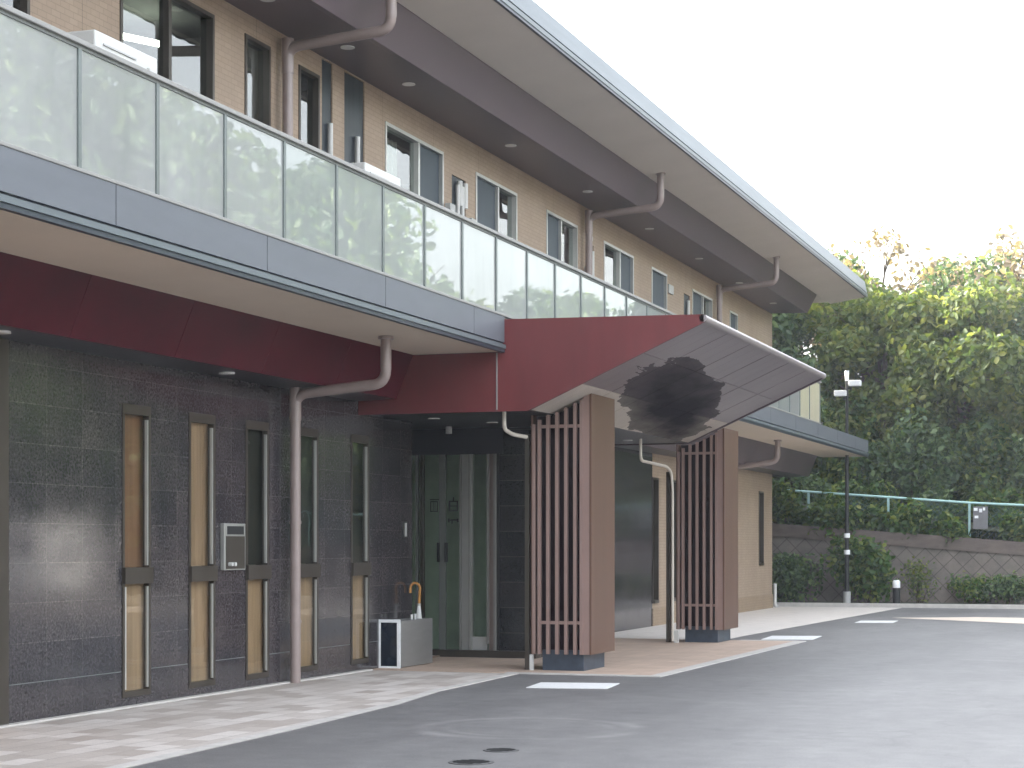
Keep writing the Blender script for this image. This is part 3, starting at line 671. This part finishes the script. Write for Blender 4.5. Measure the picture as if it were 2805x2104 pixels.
# ------------------------------------------------ entrance lobby (glass and dark stone front)
VY = 25.40
link("lobby_threshold", bx(-10.9, -8.48, VY-.14, VY+.1, 0.005, .11), "bronze_frame", B)
ent = link("entrance_door", MB().box(-10.45, -9.0, VY-.05, VY+.05, 2.90, 3.27), "soffit_dark", B); tag(ent, "dark green glass sliding entrance doors with dark lettering")
def fr(x0, x1, mat="silver_frame", z0=.11, z1=2.9, d=.05, name="door_stile"): return link(name, bx(x0, x1, VY-d, VY+d*.6, z0, z1), mat, ent)
fr(-10.34, -10.31, "shadow_gap_stile_grey"); fr(-10.27, -10.22, "bronze_frame", d=.04); fr(-9.985, -9.885, "shadow_gap_stile_grey", d=.03)
fr(-9.665, -9.63, "pale_rail"); fr(-9.63, -9.515, "grille_grey", d=.03); fr(-9.515, -9.475, "pale_rail", d=.09)
fr(-9.25, -9.215, "pale_rail", z0=.2); fr(-9.215, -9.14, "drain_pipe_mauve", d=.035); fr(-9.14, -9.10, "pale_rail", d=.07); fr(-9.10, -9.06, "black_rubber", d=.05)
for (x0, x1) in ((-10.46, -10.34), (-10.22, -9.985), (-9.885, -9.665), (-9.475, -9.25)):
    link("pane", bx(x0, x1, VY-.006, VY+.006, .11, 2.9), "door_glass", ent)
fr(-9.475, -9.25, "grille_grey", z0=.11, z1=.30, d=.02, name="kick_plate")
for x in (-9.965, -9.873): link("door_handle", bx(x-.02 if x < -9.9 else x, x if x < -9.9 else x+.035, VY-.11, VY-.052, 1.36, 1.64), "black_rubber", ent)
# lettering: two square characters and a wide one below
def strokes(bars): 
    mb = MB()
    for (x0, x1, z0, z1) in bars: mb.box(x0, x1, VY-.0085, VY-.0065, z0, z1)
    return mb
X1 = -10.08
link("lettering", strokes([(X1-.055, X1+.09, 2.25, 2.265), (X1-.045, X1-.033, 2.08, 2.235), (X1+.055, X1+.068, 2.08, 2.235), (X1-.033, X1+.055, 2.222, 2.235), (X1-.033, X1+.055, 2.085, 2.095), (X1-.005, X1+.003, 2.1, 2.22), (X1+.022, X1+.030, 2.1, 2.22)]), "black_rubber", ent)
X2 = -9.77
link("lettering", strokes([(X2-.07, X2-.05, 2.09, 2.24), (X2+.05, X2+.07, 2.09, 2.24), (X2-.05, X2+.05, 2.222, 2.24), (X2-.05, X2+.05, 2.09, 2.102), (X2-.05, X2+.05, 2.158, 2.17), (X2-.01, X2+.008, 2.24, 2.29)]), "black_rubber", ent)
link("lettering", strokes([(X2-.08, X2+.08, 1.955, 1.975), (X2-.085, X2-.06, 1.93, 1.985), (X2+.055, X2+.08, 1.93, 1.985), (X2-.03, X2-.015, 1.91, 1.955)]), "black_rubber", ent)
mb = MB().box(-9.055, -8.50, VY-.04, VY+.12, .11, 3.27)
def m_granite_xz():
    t = NT("dark_granite_front"); v = t.coords(swap='XZ0'); v3 = t.coords()
    br = bricks(t, v, 0.6, 0.36, 0.004, (0.015, 0.017, 0.022), (0.022, 0.021, 0.025), (0.075, 0.072, 0.07), 0.0)
    sp = t.noise(v3, 60, 3, 0.7)
    c = t.mix(0.5, br.outputs[0], t.ramp(sp, [(0.35, (0.4, 0.4, 0.42)), (0.62, (1.6, 1.5, 1.5))]), 'MULTIPLY')
    p = t.pbsdf(c, 0.14, 0.0, Specular_IOR_Level=0.6); return t.done(p)
m_granite_xz()
link("lobby_front", mb, "dark_granite_front", B)
link("lobby_side", bx(-8.66, -8.51, VY+.121, 28.29, 0.0, 3.268), "dark_granite_tile", B)
link("lobby_side", bx(WX-.16, -8.66, 28.14, 28.29, 0.0, 3.268), "dark_granite_front", B)
link("hall_wall", bx(-10.9, -8.7, 26.3, 26.35, 0.05, 3.26), "interior_green", B)
link("wall_return", bx(WX-.9, WX-.161, 23.66, 23.80, 0.0, GZ), "dark_granite_front", B)

# PVC stub at the far corner
link("drain_stub", MB().tube(arcpath([(WX+.05, 48.2, .62), (WX+.05, 48.2, .06), (WX+.12, 48.2, .03)], .05), .045, 10), "white_plastic", B)

# ---------------------------------------------------------------- things
def ac_unit(y0, z0, label):
    x0, x1 = -8.42, -8.1; w = .98; h = .62
    e = empty("outdoor_unit", ((x0+x1)/2, y0+w/2, z0-.84)); tag(e, label, "air conditioner", "outdoor units on the balcony")
    link("casing", bx(x0, x1, y0, y0+w, z0-h, z0), "white_plastic", e, bevel=.012)
    g = MB()
    for k in range(9): g.box(x1+.001, x1+.012, y0+.12, y0+.62, z0-.5+k*.05, z0-.485+k*.05)
    link("fan_grille", g, "grille_grey", e)
    link("side_vent", bx(x0+.05, x0+.09, y0-.004, y0-.001, z0-.14, z0-.09).box(x0+.13, x0+.18, y0-.004, y0-.001, z0-.15, z0-.09), "black_rubber", e)
    link("valve_cover", bx(x1+.001, x1+.03, y0+.80, y0+.92, z0-.35, z0-.12), "white_plastic", e)
    st = MB()
    for y in (y0+.12, y0+w-.16): st.box(x0+.02, x1-.02, y, y+.04, z0-1.42, z0-h-.002)
    link("stand", st, "silver_frame", e)
ac_unit(13.13, 5.70, "white outdoor unit behind the rail under the large window")
ac_unit(18.45, 5.66, "white outdoor unit behind the rail under the curtained window")

# umbrella rack
bxx, by = -9.46, 22.68
ur = empty("umbrella_rack", (bxx-.16, by+.55, .010)); tag(ur, "grey steel umbrella rack with dark front panel beside the glass entrance", "umbrella rack")
link("body", MB().box(bxx-.30, bxx, by+.01, by+.035, .05, .60).box(bxx-.012, bxx, by+.035, by+1.12, .02, .62).box(bxx-.30, bxx-.288, by+.035, by+1.12, .02, .62).box(bxx-.288, bxx-.012, by+1.10, by+1.12, .02, .62).box(bxx-.288, bxx-.012, by+.035, by+1.10, .02, .05), "brushed_steel", ur)
link("top_grid", MB().box(bxx-.288, bxx-.012, by+.035, by+.05, .60, .62).box(bxx-.288, bxx-.012, by+.30, by+.315, .60, .62).box(bxx-.288, bxx-.012, by+.56, by+.575, .60, .62).box(bxx-.288, bxx-.012, by+.83, by+.845, .60, .62).box(bxx-.16, bxx-.145, by+.05, by+1.10, .604, .616), "brushed_steel", ur)
link("front_frame", MB().box(bxx-.32, bxx-.275, by-.015, by+.009, .0, .64).box(bxx-.045, bxx+.0, by-.015, by+.009, .0, .64).box(bxx-.275, bxx-.045, by-.015, by+.009, .0, .035).box(bxx-.275, bxx-.045, by-.015, by+.009, .60, .64), "lamp_white", ur, bevel=.004)
link("front_panel", bx(bxx-.275, bxx-.045, by-.002, by+.009, .035, .60), "smoked_panel", ur)
# umbrella standing in the rack
ux, uy = bxx-.14, by+.98
um = empty("umbrella", (ux, uy, .06)); tag(um, "white umbrella with curved orange wooden handle standing in the steel rack", "umbrella")
link("canopy_cloth", MB().tube([(ux, uy, .06), (ux, uy, .3), (ux, uy, .6), (ux, uy, .80)], [.012, .04, .045, .022], 10), "umbrella_white", um)
hp = [(ux+.0, uy, .78), (ux+.01, uy, .98)]+[(ux-.055+.07*math.cos(a), uy, 1.02+.075*math.sin(a)) for a in [math.pi*k/9 for k in range(10)]]+[(ux-.125, uy, .96)]
link("handle", MB().tube(hp, .018, 10), "umbrella_wood", um)
link("ferrule_ring", MB().tube([(ux, uy, .79), (ux, uy, .82)], .026, 10), "silver_frame", um)
for j, (yy, h) in enumerate(((.72, .66), (.6, .655))):
    u2 = empty("umbrella", (ux+.05, by+yy, .06)); tag(u2, ["clear plastic umbrella just showing above the rack, nearest the wooden handled one", "small white umbrella knob just above the middle of the rack"][j], "umbrella")
    link("canopy_cloth", MB().tube([(ux+.05, by+yy, .06), (ux+.05, by+yy, .35), (ux+.05, by+yy, .6)], [.01, .035, .02], 8), "umbrella_white", u2)
    link("handle", MB().tube([(ux+.05, by+yy, .59), (ux+.05, by+yy, h+.03)], [.012, .02], 8), "umbrella_white", u2)

# covers in the asphalt
for (x, y, r, lab) in ((-4.90, 13.1, .17, "round iron cover in the asphalt, the nearer one"), (-4.97, 13.95, .14, "round iron cover in the asphalt, the farther one beside the scuff ring")):
    e = link("drain_cover", MB().disc(x, y, -.02, .006, r, 28), "iron_cover", None, loc=(x, y, 0)); tag(e, lab, "drain cover", "covers in the asphalt")
    m_ = MB()
    for k in range(-3, 4):
        hw = math.sqrt(max(0, (r*.8)**2-(k*r*.24)**2)); m_.box(x-hw, x+hw, y+k*r*.24-.008, y+k*r*.24+.008, .006, .009)
    link("ribs", m_, "black_rubber", e)

# lamp post
lx, ly = -8.21, 50.3
lp = empty("lamp_post", (lx, ly, .05)); tag(lp, "tall thin black lamp post with two white floodlight heads by the far kerb", "lamp post")
link("pole", MB().tube([(lx, ly, .05), (lx, ly, 3.0), (lx, ly, 5.95)], [.06, .05, .038], 12), "post_black", lp)
link("base_sleeve", MB().tube([(lx, ly, .05), (lx, ly, .38)], .10, 12), "grille_grey", lp)
for z in (1.36, 1.80): link("reflector_band", MB().tube([(lx, ly, z), (lx, ly, z+.12)], .082, 12), "lamp_white", lp)
for (ax, az, s) in ((-.16, 5.62, 1), (.22, 5.88, 1)):
    h = link("floodlight_head", MB().box(lx+ax-.16, lx+ax+.16, ly-.14, ly+.05, az-.075, az+.075), "lamp_white", lp, bevel=.02)
    link("bracket", bx(lx+min(ax, 0)*.5-.02, lx+max(ax, 0)*.5+.02, ly-.03, ly+.03, az-.16, az-.10), "post_black", h)
link("top_cap", MB().tube([(lx, ly, 5.95), (lx, ly, 6.22)], [.045, .06], 10), "lamp_white", lp)

# bollard
bo = empty("bollard", (-6.84, 49.75, .05)); tag(bo, "short black bollard with white top beside the leafy bush", "bollard")
link("shaft", MB().tube([(-6.84, 49.75, .04), (-6.84, 49.75, .50)], .10, 14), "post_black", bo)
link("cap", MB().tube([(-6.84, 49.75, .50), (-6.84, 49.75, .66), (-6.84, 49.75, .70)], [.10, .10, .07], 14), "lamp_white", bo)

# retaining wall
def wt(x): return 1.69+0.0775*(-3.85-max(-14, min(-3.85, x)))if x < -3.85 else 1.69-0.01*min(30, x+3.85)
mb = MB(); xs = [-60, -30, -16, -14, -12, -10.7, -8.6, -5.3, -3.85, 5, 20, 60]; v = []; f = []
for x in xs: v += [(x, 52.3, 0.0), (x, 52.75, wt(x)-.36), (x, 53.6, wt(x)-.36), (x, 53.6, 0)]
for i in range(len(xs)-1):
    for k in range(4): f.append((4*i+k, 4*i+(k+1) % 4, 4*i+4+(k+1) % 4, 4*i+4+k))
mb.add(v, f)
rw = link("retaining_wall", mb, "diamond_masonry", None, loc=(-8, 52.6, 0)); tag(rw, "grey diamond pattern stone retaining wall behind the far kerb", "wall")
mb = MB(); v = []; f = []
for x in xs: v += [(x, 52.70, wt(x)-.359), (x, 52.72, wt(x)), (x, 53.58, wt(x)), (x, 53.58, wt(x)-.359)]
for i in range(len(xs)-1):
    for k in range(4): f.append((4*i+k, 4*i+(k+1) % 4, 4*i+4+(k+1) % 4, 4*i+4+k))
mb.add(v, f); plain("coping_concrete", (0.115, 0.092, 0.080), 0.85, var=0.25, scale=2.5, streak=(1, 1, 3)); link("coping", mb, "coping_concrete", rw)

# fence on the wall
fe = empty("mesh_fence", (-7, 53.15, 1.9)); tag(fe, "pale teal rail fence with green mesh on top of the retaining wall", "fence")
fx = [-16.4, -14.2, -12.0, -9.75, -7.53, -5.33, -3.1, -0.9, 1.3, 3.5, 5.7, 7.9]
def ft(x): return wt(x)+.96
mb = MB(); v = []
for a, b in zip(fx, fx[1:]): link("rail", MB().tube([(a, 53.15, ft(a)), (b, 53.15, ft(b))], .034, 8), "teal_fence", fe)
for x in fx: link("post", bx(x-.03, x+.03, 53.12, 53.18, wt(x)-.02, ft(x)), "teal_fence", fe)
mb = MB()
for a, b in zip(fx, fx[1:]):
    for s in (1, -1):
        n = 14
        for k in range(-n//2, n+n//2):
            # diagonal wires
            u0, u1 = k/n, k/n+.42*s
            p0, p1 = (u0, 0), (u1, 1)
            if not (0 <= u0 <= 1 and 0 <= u1 <= 1): continue
            x0, x1 = a+(b-a)*u0, a+(b-a)*u1
            mb.tube([(x0, 53.16, wt(x0)+.04), (x1, 53.16, ft(x1)-.04)], .007, 4, False)
link("mesh_panel", mb, "mesh_green", fe)
sg = link("notice_board", bx(-5.22, -4.83, 53.02, 53.05, 2.05, 2.66), "sign_grey", None, loc=(-5.02, 53.03, 2.05)); tag(sg, "small weathered grey notice board hung on the teal fence", "sign")
pm = MB()
for (a, b, c, d) in ((-5.20, -5.10, 2.54, 2.62), (-5.06, -4.98, 2.50, 2.60), (-4.96, -4.90, 2.55, 2.63), (-5.18, -5.08, 2.34, 2.41)): pm.box(a, b, 53.014, 53.018, c, d)
link("pale_patches", pm, "lamp_white", sg)

# ---------------------------------------------------------------- foliage
def leaf_mesh(name, blobs, size, mat, seed, flat=0.25, droop=0.0):
    rg = np.random.default_rng(seed); Cn = []
    for (cx, cy, cz, rx, ry, rz, n) in blobs:
        d = rg.normal(size=(n, 3)); d /= np.linalg.norm(d, axis=1)[:, None]
        r = rg.random(n)**0.38
        p = d*r[:, None]*np.array([rx, ry, rz])
        p += rg.normal(size=(n, 3))*0.06
        Cn.append(np.concatenate([p+np.array([cx, cy, cz]), d], 1))
    A = np.concatenate(Cn); n = len(A); P = A[:, :3]; out = A[:, 3:]
    nr = out*0.6+rg.normal(size=(n, 3))*0.75+np.array([0, 0, flat]); nr /= np.linalg.norm(nr, axis=1)[:, None]
    t = np.cross(nr, rg.normal(size=(n, 3))); t[:, 2] -= droop; t -= nr*np.sum(t*nr, 1)[:, None]; t /= np.linalg.norm(t, axis=1)[:, None]
    b = np.cross(nr, t); s = size*(0.6+0.8*rg.random(n))[:, None]
    v = np.empty((n, 6, 3)); fold = nr*s*0.12
    v[:, 0] = P-t*s*.5; v[:, 1] = P-t*s*.12+b*s*.30+fold; v[:, 2] = P+t*s*.28+b*s*.22+fold
    v[:, 3] = P+t*s*.55; v[:, 4] = P+t*s*.28-b*s*.22+fold; v[:, 5] = P-t*s*.12-b*s*.30+fold
    V = v.reshape(-1, 3); idx = np.arange(n)[:, None]*6
    F = np.concatenate([idx+np.array([0, 1, 2, 3]), idx+np.array([0, 3, 4, 5])], 1).reshape(-1)
    me = bpy.data.meshes.new(name); me.vertices.add(len(V)); me.vertices.foreach_set("co", V.astype(np.float32).ravel())
    me.loops.add(len(F)); me.loops.foreach_set("vertex_index", F.astype(np.int32))
    me.polygons.add(2*n); me.polygons.foreach_set("loop_start", np.arange(0, 8*n, 4, dtype=np.int32)); me.polygons.foreach_set("loop_total", np.full(2*n, 4, dtype=np.int32))
    me.update(calc_edges=True); me.materials.append(MATS[mat]); return me
def tree_blobs(seed, h, r, k, n, zlow=.25):
    q = random.Random(seed); bl = []
    for i in range(k):
        z = h*(zlow+(1-zlow)*((i+.5)/k)); rr = r*math.sqrt(max(.12, 1-((z/h-.55)/.55)**2))
        a = i*2.4+q.random(); d = rr*(.25+.6*q.random()); s = r*(.30+.22*q.random())
        bl.append((d*math.cos(a), d*math.sin(a), z-s*.3, s, s, s*.8, n//k))
    return bl
def tree_wood(seed, h, r, bl):
    mb = MB(); q = random.Random(seed)
    tr = [(0, 0, -.6), (.05, .02, h*.2), (.15*q.random(), -.1*q.random(), h*.5), (0.2*q.random(), .1, h*.85)]
    mb.tube(tr, [.2, .16, .10, .03], 8)
    for b in bl:
        z0 = max(.15*h, b[2]*.55); base = Vector((.03, .0, z0)); tip = Vector(b[:3]); mid = base.lerp(tip, .5)+Vector((q.uniform(-.2, .2), q.uniform(-.2, .2), .15))
        mb.tube([base, mid, tip], [.075, .045, .015], 6)
        for _ in range(3):
            e = tip+Vector((q.uniform(-1, 1)*b[3], q.uniform(-1, 1)*b[4], q.uniform(-.3, 1)*b[5])); mb.tube([mid.lerp(tip, .4), e], [.025, .006], 5)
    return mb
protos = []
for i, (h, r, k, n, mat, sz) in enumerate(((7.0, 3.1, 17, 20000, "leaf_green", .21), (6.3, 2.9, 16, 18000, "leaf_yellow", .22), (7.6, 3.0, 18, 19000, "leaf_green", .19), (7.4, 2.4, 12, 1500, "leaf_brown", .19))):
    bl = tree_blobs(11+i, h, r, k, n, .2 if i < 3 else .45); lm = leaf_mesh("crown", bl, sz, mat, 31+i, droop=.4)
    w = tree_wood(51+i, h, r, bl); wm = bpy.data.meshes.new("trunk"); wm.from_pydata([tuple(p) for p in w.v], [], w.f); wm.polygons.foreach_set("use_smooth", w.sm); wm.materials.append(MATS["bark"]); wm.update()
    protos.append((lm, wm))
def place_tree(kind, x, y, z, s, rz, label, group="trees on the hillside"):
    e = empty("broadleaf_tree", (x, y, z)); e.rotation_euler.z = rz; e.scale = (s, s, s*rnd.uniform(.95, 1.06)); tag(e, label, "tree", group)
    for me, nm in zip(protos[kind], ("crown", "trunk")):
        o = bpy.data.objects.new(nm, me); C.objects.link(o); o.parent = e
    return e
T = [  # kind, x, y, scale, label
 (0, -13.2, 58.0, .98, "dark green tree immediately right of the upper wall corner, behind the eave"),
 (2, -10.6, 61.5, .86, "dense green tree rising behind the lamp post"),
 (3, -9.0, 59.2, .97, "sparse tree with withered brown leaves standing above the roof tip"),
 (1, -8.3, 57.4, 1.0, "yellow green tree directly right of the roof tip"),
 (0, -6.3, 61.5, .84, "green tree in the middle of the hillside, behind the yellow lit crown"),
 (1, -5.9, 57.2, .96, "bright yellow green tree above the notice board"),
 (2, -3.7, 58.6, .86, "green tree at the right edge of the photo"),
 (3, -4.9, 59.6, 1.03, "thin brown leaved tree poking out near the right edge"),
 (1, -3.0, 62.5, .92, "tall yellow green crown behind the right edge tree"),
 (0, -0.4, 58.0, 1.0, "green tree just beyond the right edge of view"),
 (2, -16.6, 57.5, 1.05, "green tree hidden behind the building's far end"),
 (1, -14.9, 63.0, 1.0, "yellow green tree farther up behind the building's far end")]
for i, (k, x, y, s, lab) in enumerate(T): place_tree(k, x, y, hz(x, y)-.3, s, i*1.7, lab)
off = [(-21, 58), (-26, 60), (-31, 58), (3.6, 60), (7.6, 58), (11.8, 61), (16, 59), (20.5, 60), (25, 58), (30, 60), (-19.5, 53.2), (-24, 52), (-29, 49), (-15.6, 51.2), (-18.6, 50.6), (-22.5, 48)]  # ones by the building's far end added unseen, blocking sun from the wall
for i, (x, y) in enumerate(off):
    place_tree(i % 3, x, y, hz(x, y)-.3 if y > 53.3 else 0, 1.0+.12*((i*5) % 3), i*2.1, "green tree out of view, hillside row continued, some added to block sun", "trees beyond the view")
for i, (x, y) in enumerate(((11.5, 56), (17.5, 50), (24, 46), (30, 38), (20, 60))):
    place_tree((0, 2, 1)[i % 3], x, y, 0, 2.1+.15*(i % 3), i*2.3, "tall green tree right of the car park, seen only reflected in the glass", "tall trees right of the car park")
for i, (x, y) in enumerate(((-14, -24), (-9, -22), (-3.5, -24), (2, -22.5), (7.5, -24), (13, -22), (19, -24))):
    place_tree(i % 3, x, y, 0, 1.15, i*1.3, "green tree of the row behind the car park, seen only reflected", "trees behind the car park")

# bushes and vines
def bush(name, x, y, z, rx, ry, rz, n, size, mat, seed, label, cat="bush", group="bushes by the retaining wall", k=7):
    q = random.Random(seed); bl = []
    for i in range(k):
        a = q.uniform(0, 6.28); d = q.uniform(.1, .7); s = q.uniform(.38, .6)
        bl.append((rx*d*math.cos(a), ry*d*math.sin(a), rz*q.uniform(.25, .75), rx*s, ry*s, rz*s*.7, n//k))
    e = empty(name, (x, y, z)); tag(e, label, cat, group)
    lm = leaf_mesh("foliage", bl, size, mat, seed); o = bpy.data.objects.new("foliage", lm); C.objects.link(o); o.parent = e
    st = MB()
    for b in bl: st.tube([(x+b[0]*.2, y+b[1]*.2, z-.1), (x+b[0]*.7, y+b[1]*.7, z+b[2]*.6), (x+b[0], y+b[1], z+b[2])], [.02, .014, .006], 5)
    link("stems", st, "bark", e)
bush("leafy_bush", -7.9, 51.4, .05, 1.25, .8, 1.9, 2100, .17, "leaf_vine", 3, "large leafed green bush between the lamp post and the bollard")
bush("leafy_bush", -10.2, 51.6, .05, 1.4, .7, 1.3, 2400, .13, "leaf_green", 4, "dark ragged bush beside the building's far corner")
bush("flowering_weed", -6.5, 51.7, .05, .5, .4, 1.2, 500, .09, "leaf_yellow", 5, "yellowish weeds just right of the bollard", "weed")
bush("grass_tuft", -5.2, 51.9, .05, .8, .5, .8, 900, .10, "leaf_vine", 6, "pale green weeds against the masonry, right of the yellowish weeds", "weed")
bush("grass_tuft", -4.2, 51.6, .05, .9, .5, .75, 1100, .10, "leaf_green", 8, "low green weeds at the foot of the wall by the right edge", "weed")
V = [(-10.6, 2.25, .95, 1.15), (-9.0, 2.1, .8, 1.0), (-7.2, 1.95, .9, .95), (-5.9, 1.8, .45, .7), (-3.9, 1.7, .6, .85), (-2.6, 1.7, .7, .9), (-12.4, 2.4, .9, 1.1)]
VL = ["dense climbing vine over the fence beside the building corner", "vine hanging over the fence just left of the lamp post", "climbing vine with yellow leaves over the fence right of the lamp post", "small vine tuft on the fence left of the notice board",
      "low vine on the fence right of the notice board", "vine on the fence beyond the right edge", "vine on the fence hidden by the building"]
for i, ((x, z, rx, h), lab) in enumerate(zip(V, VL)):
    bush("climbing_vine", x, 52.95, z-.35, rx*1.15, .36, h*1.35, 1500, .17, "leaf_vine", 60+i, lab, "vine", "vines on the fence", 8)
W = [(-12.0, 54.2), (-10.3, 54.3), (-8.4, 54.1), (-6.6, 54.2), (-4.7, 54.2), (-2.9, 54.2), (-1.2, 54.3)]
WL = ["low undergrowth just behind the fence at the building corner", "low undergrowth just behind the fence, second clump from the building corner", "low undergrowth behind the fence at the lamp post", "low undergrowth behind the fence right of the lamp post",
      "low undergrowth behind the notice board", "low undergrowth behind the fence at the right edge", "low undergrowth behind the fence past the right edge"]
for i, ((x, y), lab) in enumerate(zip(W, WL)):
    bush("undergrowth_bush", x, y, wt(x)-.5, 1.15, .45, 1.9, 2600, .15, "leaf_green" if i % 2 else "leaf_vine", 120+i, lab, "bush", "undergrowth behind the fence", 8)
U = [(-13.5, 55.6), (-11.4, 55.2), (-9.3, 55.8), (-7.2, 55.1), (-5.1, 55.6), (-3.1, 55.2), (-1.0, 55.7)]
UL = ["green thicket behind the fence, nearest the building", "green thicket behind the fence, left of the lamp post", "green thicket behind the fence, at the lamp post", "green thicket behind the fence, under the yellow crown",
      "green thicket behind the notice board", "green thicket behind the fence at the right edge", "green thicket behind the fence beyond the right edge"]
for i, ((x, y), lab) in enumerate(zip(U, UL)):
    bush("hillside_shrub", x, y, hz(x, y)-.2, 1.5, 1.1, 2.9, 5200, .17, "leaf_green" if i % 2 else "leaf_vine", 80+i, lab, "shrub", "shrubs behind the fence", 9)
# small plants on the far balcony
for i, y in enumerate((45.2, 46.3)):
    e = empty("balcony_plant", (-8.3, y, 4.3)); tag(e, ["small dark potted plant on the far end of the balcony", "second potted plant at the balcony end, nearer the trees"][i], "plant")
    link("pot", MB().tube([(-8.3, y, 4.3), (-8.3, y, 4.62)], [.12, .16], 12), "bronze_frame", e)
    lm = leaf_mesh("foliage", [(0, 0, .65, .22, .22, .5, 160)], .14, "leaf_brown" if i == 0 else "leaf_green", 90+i); o = bpy.data.objects.new("foliage", lm); C.objects.link(o); o.parent = e

# ---------------------------------------------------------------- haze
hm = bpy.data.materials.new("haze_air"); hm.use_nodes = True; hm.node_tree.nodes.clear()
ho = hm.node_tree.nodes.new("ShaderNodeOutputMaterial"); pv = hm.node_tree.nodes.new("ShaderNodeVolumePrincipled")
pv.inputs["Color"].default_value = (0.93, 0.96, 1.0, 1); pv.inputs["Density"].default_value = 0.0009
hm.node_tree.links.new(pv.outputs[0], ho.inputs["Volume"]); MATS["haze_air"] = hm
tag(link("haze", bx(-140, 140, -60, 130, -8, 24), "haze_air"), kind='stuff')

# ---------------------------------------------------------------- parked van (right of the view, mirrored in the polished wall)
plain("van_paint", (0.70, 0.71, 0.72), 0.25, var=0.03)
vx, vy = 11.5, 45.5
va = empty("parked_van", (vx, vy, 0)); tag(va, "white van parked right of the view, mirrored in the polished dark wall", "van")
prof = [(-2.1, .35), (2.1, .35), (2.15, .95), (1.75, 1.2), (1.15, 2.05), (.9, 2.2), (-1.95, 2.25), (-2.12, 2.0)]
v = MB(); pr_ = [(vx+a, b) for a, b in prof]; v.extr(pr_, vy-.85, vy+.85)
link("body", v, "van_paint", va, bevel=.05)
for yy in (-.853, .853):
    link("side_window", MB().slab([(vx-1.8, vy+yy-.004), (vx+1.1, vy+yy-.004), (vx+1.1, vy+yy+.004), (vx-1.8, vy+yy+.004)], 1.3, 1.9), "smoked_panel", va)
link("windscreen", MB().add([(vx+1.72, vy-.7, 1.26), (vx+1.72, vy+.7, 1.26), (vx+1.2, vy+.68, 2.0), (vx+1.2, vy-.68, 2.0), (vx+1.74, vy-.7, 1.27), (vx+1.74, vy+.7, 1.27), (vx+1.22, vy+.68, 2.01), (vx+1.22, vy-.68, 2.01)], [(0, 3, 2, 1), (4, 5, 6, 7), (0, 1, 5, 4), (2, 3, 7, 6), (0, 4, 7, 3), (1, 2, 6, 5)]), "smoked_panel", va)
for wx_ in (-1.35, 1.3):
    for sy in (-.80, .68):
        w = link("wheel", MB().tube([(vx+wx_, vy+sy, .33), (vx+wx_, vy+sy+.17, .33)], .33, 20), "black_rubber", va)
        link("rim", MB().tube([(vx+wx_, vy+sy-.01, .33), (vx+wx_, vy+sy+.18, .33)], .19, 16), "silver_frame", w)
for sy in (-.62, .62): link("headlight", bx(vx+2.10, vx+2.17, vy+sy-.14, vy+sy+.14, .72, .88), "lamp_white", va, bevel=.02)
